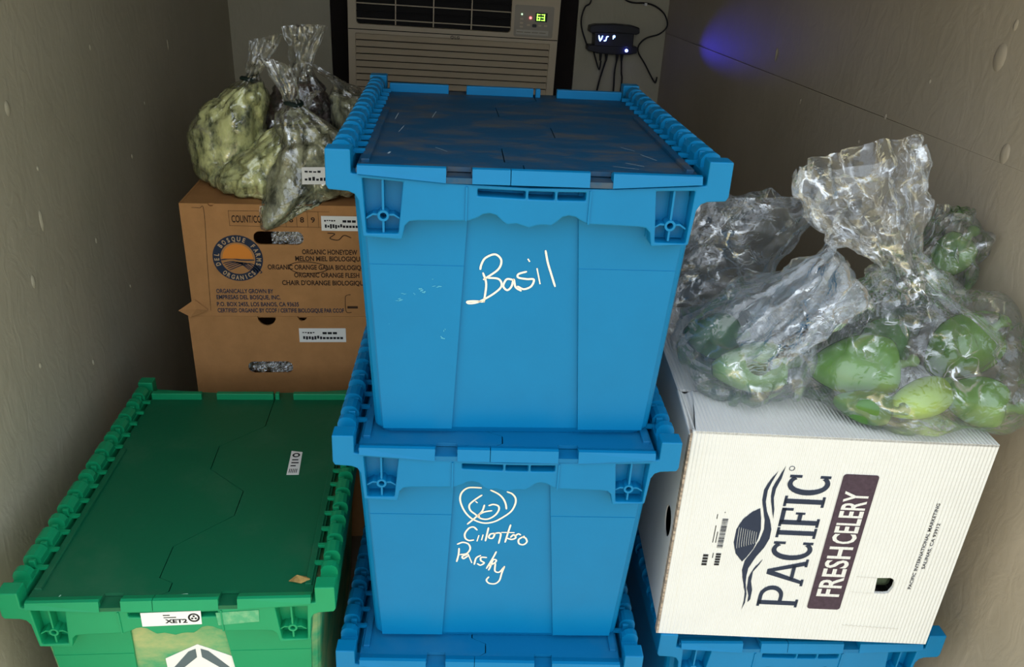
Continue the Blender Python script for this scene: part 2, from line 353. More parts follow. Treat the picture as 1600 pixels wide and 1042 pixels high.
# ------------------------------------------------------------------ attached-lid totes
LIP = ((-0.212, -0.105), (-0.073, -0.0265), (-0.0255, 0.072), (0.101, 0.213))
SEAM = [(-0.026, -0.006), (-0.026, 0.010), (-0.008, 0.023), (-0.008, 0.042), (-0.031, 0.054), (-0.031, 0.128), (0.051, 0.207), (0.052, 0.278), (-0.024, 0.348), (-0.026, 0.426), (0.050, 0.500), (0.046, 0.66)]
def yb(z): return 0.020+(-0.05-z)/0.376*0.016          # front face of the body
def hw(z): return 0.222-(-0.05-z)/0.376*0.018           # half width of the body
def make_tote(name, label, loc, rz, L, H, main, lidm, panelm=None):
    t = thing(name, label, 'storage tote', loc, rz)
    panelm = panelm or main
    # body: tapered shell, rounded vertical corners, plinth-like foot
    v = []; fcs = []; lv = [-0.045, -0.20, -H+0.012, -H]; n = 0
    for i, z in enumerate(lv):
        ins = 0.006 if i == 3 else 0.0
        w = hw(z)-ins; y0 = yb(z)+0.005+ins; y1 = L-y0
        ring = rrect(-w, w, y0, y1, 0.018, 4); n = len(ring)
        v += [(a, b, z) for a, b in ring]
    for i in range(len(lv)-1):
        for k in range(n): fcs.append((i*n+k, i*n+(k+1) % n, (i+1)*n+(k+1) % n, (i+1)*n+k))
    fcs.append(tuple(range(n))); fcs.append(tuple(range((len(lv)-1)*n, len(lv)*n)))
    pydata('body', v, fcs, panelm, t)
    # raised side panels of the front face (the middle field lies deeper)
    gl = lambda z: -0.077-(-0.084-z)/0.342*0.015
    gr = lambda z: 0.066+(-0.084-z)/0.342*0.030
    for sgn, g in ((-1, gl), (1, gr)):
        for za, zb, pr in ((-0.05, -0.155, 0.0043), (-0.155, -H+0.012, 0.005)):
            xs = lambda z: sgn*(hw(z)-0.014)
            o = [(xs(za), za), (g(za), za), (g(zb), zb), (xs(zb), zb)]
            plate('side_panel', o, [], lambda a, b, d: (a, yb(b)+0.005-d, b), pr, main, t)
    # rim apron with corner blocks, pockets and the wavy hand-hold edge
    def apron_outline():
        top = [(-0.25, 0.0), (-0.2195, 0.0), (-0.2195, -0.029), (-0.105, -0.0375), (0.0, -0.0405), (0.105, -0.0385), (0.2195, -0.0305), (0.2195, 0.0), (0.25, 0.0)]
        right = [(0.2505, -0.044), (0.2475, -0.0500), (0.224, -0.0515), (0.216, -0.055), (0.2115, -0.063), (0.2075, -0.109), (0.159, -0.112), (0.1555, -0.094), (0.150, -0.088), (0.140, -0.0865), (0.076, -0.0850)]
        arch = [(0.066, -0.081), (0.058, -0.076), (0.050, -0.0745), (0.042, -0.0765), (0.034, -0.084), (0.028, -0.0885), (0.018, -0.0875), (0.010, -0.0885), (0.000, -0.092), (-0.008, -0.0895), (-0.016, -0.0870), (-0.028, -0.0885), (-0.034, -0.084), (-0.042, -0.0765), (-0.050, -0.0745), (-0.058, -0.076), (-0.066, -0.081)]
        left = [(-x, z) for x, z in reversed(right)]
        return top+right+arch+left
    pkL = [(-0.2065, -0.0345), (-0.157, -0.038), (-0.1635, -0.104), (-0.203, -0.1045)]
    pkR = [(0.2065, -0.0375), (0.157, -0.0395), (0.1635, -0.1065), (0.2035, -0.107)]
    hand = [(-0.066, -0.0435), (-0.0065, -0.0445), (-0.0065, -0.0545), (-0.066, -0.0525)]
    hand2 = [(-0.003, -0.0446), (0.030, -0.0446), (0.030, -0.055), (-0.003, -0.0547)]
    hand3 = [(0.0335, -0.0446), (0.069, -0.0440), (0.069, -0.0545), (0.0335, -0.055)]
    dep = 0.026
    bm = bmesh.new(); add_plate(bm, apron_outline(), [pkL, pkR, hand, hand2, hand3], lambda a, b, d: (a, d, b), dep)
    bmesh.ops.recalc_face_normals(bm, faces=bm.faces)
    ap = bm_obj('rim', bm, main, t)
    bv = ap.modifiers.new('edge', 'BEVEL'); bv.width = 0.0018; bv.segments = 2; bv.limit_method = 'ANGLE'; bv.angle_limit = math.radians(40)
    ap.data.name = 'rim'
    ap2 = bpy.data.objects.new('rim', ap.data); C.objects.link(ap2); ap2.parent = t
    ap2.location = (0, L, 0); ap2.rotation_euler = (0, 0, PI)
    b2 = ap2.modifiers.new('edge', 'BEVEL'); b2.width = 0.0018; b2.segments = 2; b2.limit_method = 'ANGLE'; b2.angle_limit = math.radians(40)
    for xx in (-0.0795, 0.0745):                       # moulded step beside the hand-hold
        box('rim_step', xx-0.0012, xx+0.0012, -0.0016, 0.004, -0.0845, -0.041, main, t)
    for s, px, zc in ((-1, -0.182, -0.082), (1, 0.181, -0.0845)):  # pocket ribs: post, ring, curved crossbar
        bm = bmesh.new()
        add_box(bm, px-0.0013, px+0.0013, 0.003, dep, zc+0.006, -0.034)
        add_box(bm, px-0.0013, px+0.0013, 0.003, dep, -0.105, zc-0.006)
        add_plate(bm, circ(px, zc, 0.0072, 16), [circ(px, zc, 0.0042, 16)], lambda a, b, d: (a, d+0.002, b), 0.02)
        for q in (-1, 1):
            pts = [(px+q*0.0065, zc+0.0008), (px+q*0.013, zc+0.0012), (px+q*0.021, zc-0.004)]
            a = [(x, z+0.0012) for x, z in pts]+[(x, z-0.0012) for x, z in reversed(pts)]
            add_plate(bm, a, [], lambda a_, b_, d: (a_, d+0.004, b_), 0.02)
        bm_obj('pocket_rib', bm, main, t)
        box('pocket_back', px-0.026, px+0.024, dep-0.006, dep, -0.106, -0.035, main, t)
    # hinge rails, knuckles and lid arms
    kp = [(0.2225, -0.020), (0.2225, -0.009), (0.227, -0.0025), (0.232, 0.0), (0.241, 0.0), (0.2465, -0.003), (0.2495, -0.010), (0.2495, -0.020)]
    nk = 14; pit = (L-0.07)/nk
    def knuckle(l):
        bm = bmesh.new(); add_plate(bm, kp, [], lambda a, b, d: (a, d-l/2, b), l)
        bmesh.ops.recalc_face_normals(bm, faces=bm.faces)
        me = bpy.data.meshes.new('hinge_knuckle'); bm.to_mesh(me); bm.free(); me.materials.append(main); return me
    kA, kB = knuckle(pit*0.62), knuckle(pit*0.30)
    bm = bmesh.new(); add_box(bm, 0.209, 0.236, -pit*0.07, pit*0.07, -0.0215, -0.0155); add_box(bm, 0.226, 0.236, -pit*0.07, pit*0.07, -0.0215, -0.003, 0.001)
    bmesh.ops.recalc_face_normals(bm, faces=bm.faces)
    arm = bpy.data.meshes.new('lid_arm'); bm.to_mesh(arm); bm.free(); arm.materials.append(main)
    for sgn in (-1, 1):
        r = box('hinge_rail', min(sgn*0.2215, sgn*0.2495), max(sgn*0.2215, sgn*0.2495), 0.02, L-0.02, -0.0505, -0.0185, main, t, 0.002)
        for k in range(nk):
            o = bpy.data.objects.new('hinge_knuckle', kA if k % 3 else kB); C.objects.link(o); o.parent = r
            o.location = (0, 0.035+pit*(k+0.5), 0)
            if sgn < 0: o.rotation_euler = (0, 0, PI)
            if k < nk-1:
                a = bpy.data.objects.new('lid_arm', arm); C.objects.link(a); a.parent = r
                a.location = (0, 0.035+pit*(k+1), 0)
                if sgn < 0: a.rotation_euler = (0, 0, PI)
    # the two lid halves that mesh along the zigzag seam
    yf, ye = 0.004, L-0.030
    sm = [p for p in SEAM if p[1] < ye-0.01]
    xe = sm[-1][0]
    zt = -0.0226
    left = [(-0.214, yf), (-0.104, yf), (-0.104, 0.022), (-0.074, 0.022), (-0.074, yf), (-0.0266, yf)]+[(x-0.0008, y) for x, y in sm[1:]]+[(xe-0.0008, ye), (-0.214, ye)]
    right = [(0.214, yf), (0.102, yf), (0.102, 0.022), (0.0725, 0.022), (0.0725, yf), (-0.0252, yf)]+[(x+0.0008, y) for x, y in sm[1:]]+[(xe+0.0008, ye), (0.214, ye)]
    fz = lambda a, b, d: (a, b, zt-d)
    for pts, idx, bars in ((left, (0, 1), ((-0.212, -0.106), (-0.074, xe-0.002))), (right, (2, 3), ((xe+0.002, 0.061), (0.091, 0.211)))):
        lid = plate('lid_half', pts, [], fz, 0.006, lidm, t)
        for k in idx:
            a, b = LIP[k]
            za = -0.0285 if abs(a) > 0.15 else -0.0365
            zb_ = -0.0285 if abs(b) > 0.15 else -0.0365
            pv = []
            for x, zz in ((a, za), (b, zb_)):
                pv += [(x, 0.016, -0.0222), (x, 0.0045, -0.0180), (x, -0.0005, -0.0190), (x, -0.0042, zz), (x, 0.016, zz)]
            pydata('lid_lip', pv, [(0, 1, 2, 3, 4), (5, 6, 7, 8, 9), (0, 1, 6, 5), (1, 2, 7, 6), (2, 3, 8, 7), (3, 4, 9, 8), (4, 0, 5, 9)], main, lid)
        nx = (-0.106, -0.072) if idx[0] == 0 else (0.071, 0.1025)
        box('lid_notch', nx[0], nx[1], -0.0020, 0.024, -0.0372, -0.0300, lidm, lid)
        for a, b in bars:                                # upright stacking bars at the far end
            box('stacking_bar', a, b, ye-0.030, ye-0.018, zt-0.001, zt+0.0150, main, lid, 0.0015)
        for sg in ((-1,) if idx[0] == 0 else (1,)):      # raised strip beside the hinge
            box('lid_strip', min(sg*0.200, sg*0.2105), max(sg*0.200, sg*0.2105), 0.03, L*0.62, zt-0.001, zt+0.0045, lidm, lid, 0.001)
    return t
def center_fn(off): return lambda a, b: (a/1000.0, yb(b/1000.0)+0.005-off, b/1000.0)

Z0, HS = -0.2327, 0.4035
HB = HS+0.0224
LB = 0.6005
totes = []
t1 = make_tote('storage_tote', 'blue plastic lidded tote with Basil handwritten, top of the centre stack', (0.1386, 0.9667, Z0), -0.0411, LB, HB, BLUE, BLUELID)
t2 = make_tote('storage_tote', 'blue plastic lidded tote with Cilantro Parsley handwritten, middle of the centre stack', (0.1285, 0.9594, Z0-HS), -0.0656, LB, HB, BLUE, BLUETOP)
t3 = make_tote('storage_tote', 'blue plastic lidded tote at the bottom of the centre stack', (0.1168, 0.9453, Z0-2*HS), -0.0807, LB, HB-0.0000, BLUE, BLUETOP)
t4 = make_tote('storage_tote', 'blue plastic lidded tote under the white celery carton', (0.6563, 0.9537, Z0-2*HS), -0.0624, LB, HB, BLUE, BLUETOP)
GZ = -0.9187
tg = make_tote('storage_tote', 'green plastic lidded tote beside the left wall', (-0.380, 0.9846, GZ), -0.0223, 0.6678, GZ-ZF, GREEN, GREENLID, GREENGLARE)
for t in (t1, t2, t3, t4): t['group'] = 'blue lidded totes'

BASIL = [[(-58.0, -159.5), (-57.0, -153.5), (-52.0, -144.0), (-39.5, -138.5), (-31.0, -146.5), (-34.5, -160.0), (-52.5, -174.5)], [(-47.5, -172.5), (-33.0, -174.0), (-29.0, -184.5), (-40.0, -196.5), (-59.0, -208.5), (-71.5, -211.0), (-74.0, -208.5), (-65.5, -207.5), (-52.5, -208.0)], [(-54.0, -166.5), (-49.5, -182.0), (-51.5, -207.5)], [(-14.5, -174.5), (-22.5, -174.0), (-26.5, -184.0), (-21.0, -190.0), (-15.5, -184.5), (-13.0, -174.0), (-10.0, -185.0), (-3.0, -190.0)], [(2.5, -162.5), (-7.0, -166.0), (-7.0, -171.0), (4.5, -173.0), (14.0, -173.5), (11.0, -183.5), (1.5, -188.0), (-6.5, -184.5)], [(17.5, -158.5), (22.5, -178.5)], [(5.0, -145.0), (6.0, -146.5)], [(27.0, -132.5), (31.0, -148.5), (37.0, -165.5), (43.0, -182.0)]]
CILANTRO = [[(-37.0, -105.0), (-54.5, -105.0), (-64.0, -112.5), (-67.5, -124.0), (-65.5, -137.5), (-58.5, -153.5), (-47.5, -166.0), (-31.0, -173.5), (-15.0, -171.0), (-1.0, -161.5), (11.0, -149.5), (16.5, -135.5), (16.5, -124.0), (11.0, -115.5), (4.0, -112.0)], [(-21.0, -109.5), (-10.0, -116.0), (-2.5, -124.5), (2.0, -135.0), (3.5, -144.0)], [(-35.5, -119.5), (-45.0, -128.0), (-53.0, -138.0), (-51.5, -148.5), (-43.5, -156.5), (-35.0, -164.5), (-24.0, -165.5), (-13.5, -158.0), (-8.0, -147.5), (-9.0, -139.5), (-16.5, -136.5), (-22.5, -138.5)], [(-30.5, -139.0), (-33.5, -150.5), (-42.5, -162.0), (-54.5, -175.5)], [(-19.5, -149.0), (-30.0, -151.5), (-38.0, -157.5), (-37.0, -163.0)], [(-43.0, -132.0), (-42.0, -133.0)], [(-40.5, -187.0), (-45.5, -182.0), (-52.5, -184.5), (-58.5, -195.5), (-57.5, -205.0), (-52.0, -209.5), (-45.5, -208.5)], [(-37.0, -200.0), (-39.0, -209.5)], [(-30.5, -198.5), (-32.0, -207.0)], [(-22.5, -184.0), (-24.0, -195.0), (-26.0, -209.0)], [(-12.0, -194.0), (-19.0, -196.0), (-21.0, -203.0), (-15.0, -204.0), (-12.0, -195.0)], [(-12.0, -194.0), (-3.0, -194.5), (-5.0, -213.5)], [(11.5, -177.5), (8.5, -192.0), (5.0, -211.0)], [(-0.5, -192.0), (17.0, -192.0)], [(8.5, -204.0), (15.0, -206.0), (21.0, -202.5), (17.5, -196.5), (13.5, -201.0)], [(20.0, -198.5), (24.5, -194.5), (27.5, -196.0)], [(33.5, -199.5), (26.0, -206.0), (27.0, -214.5), (34.0, -216.5), (39.0, -210.5), (36.5, -203.0), (32.0, -201.0)], [(-69.0, -217.0), (-61.0, -213.5), (-52.5, -217.0), (-49.5, -226.5), (-54.5, -236.5), (-64.0, -239.0)], [(-67.0, -227.0), (-67.5, -239.0), (-70.0, -253.0)], [(-54.0, -238.5), (-61.5, -243.0), (-59.5, -247.5), (-53.0, -242.0)], [(-52.0, -239.0), (-46.5, -255.0)], [(-42.0, -258.5), (-39.5, -246.0), (-33.5, -241.0)], [(-24.0, -244.5), (-31.5, -244.5), (-32.0, -251.0), (-26.5, -256.0), (-32.0, -261.0), (-36.5, -258.5)], [(-8.5, -233.0), (-13.0, -245.5), (-22.0, -267.0)], [(-18.5, -262.0), (-9.5, -255.5), (-7.5, -250.0), (-12.5, -249.5), (-16.0, -263.0), (-18.5, -270.5)], [(-8.5, -258.0), (-8.5, -273.0), (-1.5, -275.5), (5.0, -265.5)], [(6.0, -264.0), (2.5, -278.0), (-0.5, -293.5), (-7.5, -301.0), (-17.0, -300.0), (-21.5, -293.5), (-18.5, -287.0)]]
for tt, strokes, w in ((t1, BASIL, 2.7), (t2, CILANTRO, 2.7)):
    bm = bmesh.new()
    for s in strokes: add_ribbon(bm, s, w, center_fn(0.0007))
    o = flat_obj('marker_writing', bm, MARKER, tt); o['label'] = 'cream paint-marker handwriting'
# pale rub marks on the front of the top tote
sfn = lambda a, b: (a/1000.0, yb(b/1000.0)-0.0006, b/1000.0)
rsm = random.Random(4)
for cx, cz, rx_, rz_, n_ in ((-137, -190, 9, 4, 5), (-118, -184, 10, 2.5, 3), (-146, -197, 3, 3, 2), (-165, -207, 10, 2, 4), (-160, -198, 7, 2, 2), (-106, -262, 4, 4, 4), (-104, -251, 2, 5, 2), (-180, -242, 3, 1.2, 1), (-122, -176, 3, 2, 1)):
    for q in range(n_):
        px, pz = cx+rsm.gauss(0, rx_*0.45), cz+rsm.gauss(0, rz_*0.45); k = rsm.randint(6, 9); tilt = rsm.uniform(-.2, .5)
        poly = []
        for i in range(k):
            an = 2*PI*i/k; r_ = rsm.uniform(0.45, 1.0); ex, ez = r_*rx_*0.38*math.cos(an), r_*rz_*0.34*math.sin(an)
            poly.append((px+ex, pz+ez+tilt*ex))
        bm = bmesh.new(); add_poly(bm, poly, sfn); flat_obj('rub_mark', bm, SCUFF, t1)
# dark nicks and bright scratches on its lid
def lid_ribbons(t, name, strokes, m, z=-0.0222):
    bm = bmesh.new()
    for s, w in strokes: add_ribbon(bm, s, w, lambda a, b: (a, b, z))
    return flat_obj(name, bm, m, t)
SCR = mat('bright_scratch', (0.30, 0.40, 0.46), 0.7, 0.2)
lid_ribbons(t1, 'scratch', [([(-0.186, 0.30), (-0.184, 0.345)], .0016), ([(-0.175, 0.21), (-0.17, 0.25)], .0012), ([(-0.13, 0.32), (-0.125, 0.37)], .0014), ([(0.13, 0.07), (0.15, 0.055)], .0018), ([(0.14, 0.16), (0.155, 0.14)], .0014), ([(0.16, 0.12), (0.175, 0.09)], .0015), ([(0.11, 0.05), (0.14, 0.04)], .0015), ([(-0.12, 0.12), (-0.105, 0.10)], .0016), ([(0.02, 0.012), (0.035, 0.009)], .004), ([(0.055, 0.012), (0.07, 0.011)], .003), ([(-0.18, 0.08), (-0.179, 0.085)], .004)], SCR)
# green tote: paper tags, floor-of-lid sticker, white hexagon emblem, leaf scrap
def hexa(cx, cz, r): return [(cx+r*math.sin(k*PI/3), cz+r*math.cos(k*PI/3)) for k in range(6)]
ff = lambda a, b, d: (a, -0.0004-d, b)
st = plate('sticker', [(-0.0465, -0.043), (0.0440, -0.041), (0.0430, -0.0685), (-0.0470, -0.071)], [], ff, 0.0006, PAPER, tg); st['label'] = 'white paper tag reading XET2'
bm = bmesh.new(); tfn = lambda a, b: (a, -0.0012, b)
add_text(bm, 'XET2', -0.012, -0.0645, 0.0078, 0.034, tfn, 0.045)
add_poly(bm, [(-0.0135, -0.0475), (-0.003, -0.0475), (-0.003, -0.0495), (-0.0135, -0.0495)], tfn)
add_poly(bm, [(-0.013, -0.0525), (0.006, -0.0520), (0.006, -0.0538), (-0.013, -0.0543)], tfn)
def ring(bm, cx, cz, r0, r1, fn, n=28):
    a = [bm.verts.new(fn(*p)) for p in circ(cx, cz, r0, n)]; b = [bm.verts.new(fn(*p)) for p in circ(cx, cz, r1, n)]
    for k in range(n): bm.faces.new((a[k], a[(k+1) % n], b[(k+1) % n], b[k]))
ring(bm, 0.0325, -0.0545, 0.0060, 0.0090, tfn)
for k in range(3):
    a = PI/2+k*2*PI/3; cx, cz = 0.0325+0.0030*math.cos(a), -0.0545+0.0030*math.sin(a)
    add_poly(bm, circ(cx, cz, 0.0021, 6), tfn)
flat_obj('print', bm, BLACKP, st)
st2 = plate('sticker', [(0.119, 0.407), (0.141, 0.403), (0.145, 0.327), (0.122, 0.327)], [], lambda a, b, d: (a, b, -0.0222+d), 0.0005, PAPER, tg); st2['label'] = 'small white tag on the lid'
bm = bmesh.new(); l2 = lambda a, b: (a, b, -0.0215)
ring(bm, 0.1305, 0.392, 0.004, 0.0075, l2)
for k, (y, ww) in enumerate(((0.378, .012), (0.368, .014), (0.358, .010))): add_poly(bm, [(0.125, y), (0.125+ww, y), (0.125+ww, y-0.004), (0.125, y-0.004)], l2)
for k in range(5): add_poly(bm, [(0.125+k*.0033, 0.346), (0.1265+k*.0033, 0.346), (0.1265+k*.0033, 0.333), (0.125+k*.0033, 0.333)], l2)
flat_obj('print', bm, BLACKP, st2)
hz = lambda a, b, d: (a, yb(b)+0.0046-d, b)
hx = plate('emblem', hexa(0.020, -0.205, 0.063), [], hz, 0.0006, PAPER, tg); hx['label'] = 'white hexagon emblem'
bm = bmesh.new(); hf = lambda a, b: (a, yb(b)+0.0036, b)
GREYP = mat('grey_print', (0.10, 0.13, 0.14), 0.7, 0.2)
for s in (-1, 1):
    add_poly(bm, [(0.020+s*0.004, -0.152), (0.020+s*0.016, -0.158), (0.020+s*0.046, -0.198), (0.020+s*0.032, -0.200), (0.020+s*0.004, -0.172)], hf)
    add_poly(bm, [(0.020+s*0.006, -0.215), (0.020+s*0.040, -0.212), (0.020+s*0.030, -0.235), (0.020+s*0.006, -0.245)], hf)
flat_obj('print', bm, GREYP, hx)
lab = plate('moulded_tag', [(0.066, -0.046), (0.132, -0.042), (0.131, -0.066), (0.068, -0.072)], [], ff, 0.0004, mat('green_tag', (0.07, 0.33, 0.16), 0.5, 0.3, col2=(0.20, 0.42, 0.22), vscale=60), tg)
lid_ribbons(tg, 'scratch', [([(0.005, 0.013), (0.022, 0.016), (0.018, 0.008), (0.034, 0.010)], .0025), ([(0.008, 0.008), (0.03, 0.014)], .002), ([(-0.17, 0.012), (-0.168, 0.018)], .003)], mat('pale_green_scratch', (0.25, 0.5, 0.36), 0.6, 0.2))
scrap = pydata('leaf_scrap', [(-0.016, 0, 0.001), (-0.004, 0.008, 0.006), (0.014, 0.006, 0.002), (0.018, -0.002, 0.005), (0.004, -0.006, 0.001), (-0.008, -0.005, 0.004)], [(0, 1, 5), (1, 2, 3), (1, 3, 4), (1, 4, 5)], mat('dry_leaf', (0.34, 0.22, 0.07), 0.8, 0.2, var=0.4, vscale=90))
scrap.location = (-0.380+0.190, 0.9846+0.035, GZ-0.0223)
sol = scrap.modifiers.new('s', 'SOLIDIFY'); sol.thickness = 0.001; sol.offset = 1
tag(scrap, 'dry brown leaf scrap in the corner of the green tote lid', 'leaf scrap')

# ------------------------------------------------------------------ white celery carton
WX, WY, WZ, WW, WH, WD, WA = 0.4026, 0.9734, -0.6358, 0.4569, 0.4022, 0.45, -0.1102
ZT4 = Z0-2*HS
WH = WZ-ZT4-0.0005
wbx = thing('carton', 'white corrugated celery carton lying on its side on the blue tote', 'carton', (WX, WY, ZT4+0.0005), WA)
tk = 0.005
bm = bmesh.new()
hole = [(339.2, -263.1), (361, -261.9), (367, -265), (369.9, -272), (369.9, -283), (365.4, -294), (358, -295.8), (342.0, -295.6)]
FT = lambda a, b, d: (a, d, b+WH)          # local z measured from the top edge
plate('front_panel', [(0, 0), (WW, 0), (WW, -WH), (0, -WH)], [[(a/1000, b/1000) for a, b in hole]], FT, tk, WHITEBOX, wbx)
box('side_panel', WW-tk, WW, tk, WD, 0, WH, WHITEBOX, wbx)
plate('end_panel', [(tk, 0), (WD, 0), (WD, WH-0.002), (tk, WH-0.002)], [[(0.066+0.022*math.cos(a), 0.185+0.028*math.sin(a)) for a in [-2*PI*k/16 for k in range(16)]]], lambda a, b, d: (d+0.003, a, b), 0.002, WHITEBOX, wbx)
box('back_panel', 0, WW, WD, WD+tk, 0, WH, WHITEBOX, wbx)
box('bottom_panel', tk, WW-tk, tk, WD, 0, tk, WHITEBOX, wbx)
# top: short front flap, long panel behind it with an open slit
tp = plate('top_flap', [(0.004, 0), (WW, 0), (WW, 0.118), (0.022, 0.118), (0.014, 0.06)], [], lambda a, b, d: (a, b, WH-d+0.0004), 0.004, WHITEBOX, wbx)
plate('top_flap', [(0.012, 0.128), (0.10, 0.122), (0.115, 0.118), (WW, 0.119), (WW, WD), (0.0, WD), (0.0, 0.128)], [], lambda a, b, d: (a, b, WH-d-0.0025+0.0025*(a > 0.1)), 0.004, WHITEBOX, wbx)
tear = pydata('torn_edge', [(-0.004, 0.002, WH-0.004), (0.006, 0.006, WH-0.018), (0.022, 0.118, WH+0.002), (0.010, 0.120, WH-0.006), (0.0, 0.126, WH-0.002)], [(0, 1, 2, 3), (0, 3, 4)], WHITEBOX, wbx)
tear.modifiers.new('s', 'SOLIDIFY').thickness = 0.003
EDGE = mat('corrugated_edge', (0.42, 0.33, 0.25), 0.9, 0.1, col2=(0.20, 0.16, 0.13), m2=(0.45, 0.55), vscale=120, stretch=(0.1, 0.1, 1))
box('board_edge', -0.0032, 0.0006, 0.0, 0.011, 0.0, WH-0.004, EDGE, wbx)
box('score_line', 0.0185, 0.0197, -0.0003, 0.001, 0.004, WH-0.006, mat('score_shadow', (0.62, 0.60, 0.56), 0.8, 0.1), wbx)
wfn = lambda a, b: (a/1000.0, -0.0006, b/1000.0+WH)
bm = bmesh.new()
wave1 = [(139.0, -62.8), (129.7, -79.6), (123.4, -98.8), (124.1, -117.9), (130.0, -138.8), (135.1, -156.4), (137.6, -174.4), (134.4, -196.7), (126.8, -219.5), (118.4, -238.9), (117.3, -258.1), (122.9, -281.1), (130.0, -304.4), (132.0, -324.3), (131.2, -342.6), (134.2, -328.3), (133.7, -308.2), (128.0, -284.8), (126.8, -269.2), (127.0, -253.7), (134.7, -230.4), (144.4, -211.0), (149.7, -192.1), (149.1, -173.8), (143.7, -156.0), (135.2, -138.5), (130.4, -121.1), (129.3, -100.2), (133.1, -82.8)]
wave2 = [(148.3, -53.2), (140.5, -77.3), (135.4, -94.7), (136.1, -110.3), (140.3, -127.6), (148.2, -153.9), (145.9, -134.4), (141.3, -113.5), (141.3, -96.1), (146.0, -77.0)]
wave3 = [(147.2, -233.5), (135.9, -253.2), (130.4, -272.9), (132.2, -296.4), (137.4, -312.0), (138.4, -326.0), (141.9, -319.8), (141.3, -299.8), (136.3, -280.4), (135.8, -260.9), (143.4, -245.1)]
sunp = [(124.2, -133.8), (112.7, -141.6), (101.0, -156.5), (94.3, -176.8), (94.4, -202.6), (101.1, -224.7), (114.3, -241.0), (120.0, -231.2), (127.7, -213.7), (131.7, -193.0), (132.7, -174.6), (129.0, -153.1)]
for pl in (wave1, wave2, wave3, sunp): add_poly(bm, pl, wfn)
ring(bm, 158.3, -57.5, 3.4, 4.4, wfn, 18)
add_text(bm, 'R', 160.2, -60.2, 0.1, 0.1, wfn)
# PACIFIC: reading upward (text x -> +z, text y -> -x), slab serif letters drawn as outlines
def up_fn(x_base, z_start): return lambda a, b: wfn(x_base-b, z_start+a)
def rect(bm, x0, y0, x1, y1, fn): add_poly(bm, [(x0, y0), (x1, y0), (x1, y1), (x0, y1)], fn)
def arc_pts(cx, cy, rx, ry, a0, a1, n=14): return [(cx+rx*math.cos(math.radians(a0+(a1-a0)*k/n)), cy+ry*math.sin(math.radians(a0+(a1-a0)*k/n))) for k in range(n+1)]
def letter(ch, x, w, h, fn):
    sw = 9.0; hs = 4.5
    if ch == 'I':
        rect(bm, x+w/2-sw/2, 0, x+w/2+sw/2, h, fn); rect(bm, x, 0, x+w, hs, fn); rect(bm, x, h-hs, x+w, h, fn)
    if ch in 'PF':
        rect(bm, x+4, 0, x+4+sw, h, fn); rect(bm, x, 0, x+4+sw+4, hs, fn)
        rect(bm, x, h-hs, x+8, h, fn)
    if ch == 'F':
        rect(bm, x+8, h-7, x+w, h, fn); rect(bm, x+w-5, h-18, x+w, h, fn)
        rect(bm, x+10, h*.46, x+w*.78, h*.46+6.5, fn); rect(bm, x+w*.78-4, h*.46-4, x+w*.78, h*.46+11, fn)
    if ch == 'P':
        o = [(x+6, h), (x+w*.5, h)]+arc_pts(x+w*.5, h*.70, w*.5, h*.30, 90, -90)+[(x+10, h*.40), (x+10, h*.40+6)]
        i = [(x+w*.5, h*.40+6)]+arc_pts(x+w*.5, h*.70, w*.5-9, h*.30-6.5, -90, 90)+[(x+10, h-6.5)]
        add_poly(bm, [(x+6, h), (x+w*.5, h)]+arc_pts(x+w*.5, h*.70, w*.5, h*.30, 89, -89)+[(x+10, h*.40), (x+10, h*.40+6.5)]+arc_pts(x+w*.5, h*.70, w*.5-9, h*.30-6.5, -89, 89)+[(x+10, h-6.5), (x+6, h-6.5)], fn)
    if ch == 'A':
        add_poly(bm, [(x+3, 3), (x+10, 3), (x+w*.5+1, h-12), (x+w-12, 3), (x+w-3, 3), (x+w*.5+5, h), (x+w*.5-5, h)], fn)
        rect(bm, x+w*.22, h*.28, x+w*.78, h*.28+6, fn); rect(bm, x-1, 0, x+13, hs, fn); rect(bm, x+w-15, 0, x+w+1, hs, fn)
    if ch == 'C':
        o = arc_pts(x+w*.5, h*.5, w*.5, h*.5+1, 50, 310, 26); i = arc_pts(x+w*.5+1, h*.5, w*.5-9, h*.5-6.5, 310, 50, 26)
        add_poly(bm, o+i, fn); rect(bm, x+w*.86-4, h*.70, x+w*.86+1, h, fn); rect(bm, x+w*.86-4, 0, x+w*.86+1, h*.26, fn)
pf = up_fn(221.0, -333.0)
for ch, x, w in (('P', 0, 45), ('A', 47, 54), ('C', 99, 42), ('I', 144, 20), ('F', 166, 36), ('I', 205, 20), ('C', 227, 42)): letter(ch, x, w, 63 if ch != 'P' else 67, pf)
pr = flat_obj('print', bm, NAVY, wbx); pr['label'] = 'dark navy printed wave emblem and PACIFIC lettering'
bm = bmesh.new(); add_poly(bm, rrect(238.5, 293.3, -334, -63.2, 5, 4), wfn)
pb = flat_obj('print', bm, mat('plum_print', (0.055, 0.035, 0.05), 0.7, 0.2, var=0.25, vscale=120), wbx); pb['label'] = 'dark printed band reading FRESH CELERY'
bm = bmesh.new()
wf2 = lambda a, b: (a/1000.0, -0.0010, b/1000.0+WH)
f2 = lambda a, b: wf2(284.5-b, -306+a)
add_text(bm, 'FRESH', 0, 0, 38, 104, f2, 0.02); flat_obj('lettering', bm, WHITEBOX, pb)
bm = bmesh.new(); add_text(bm, 'CELERY', 110, 0, 38, 102, f2, 0.02); flat_obj('lettering', bm, WHITEBOX, pb)
bm = bmesh.new()
for k in range(9):                                        # unprinted streaks across the sun
    x = 98+k*3.6; add_ribbon(bm, [(x, -172-k*1.0), (x+1.5, -200), (x+3, -214+k*1.5)], 0.5, wf2)
flat_obj('print_streaks', bm, WHITEBOX, wbx)
bm = bmesh.new()
f3 = lambda a, b: wfn(398.9-b, -283+a)
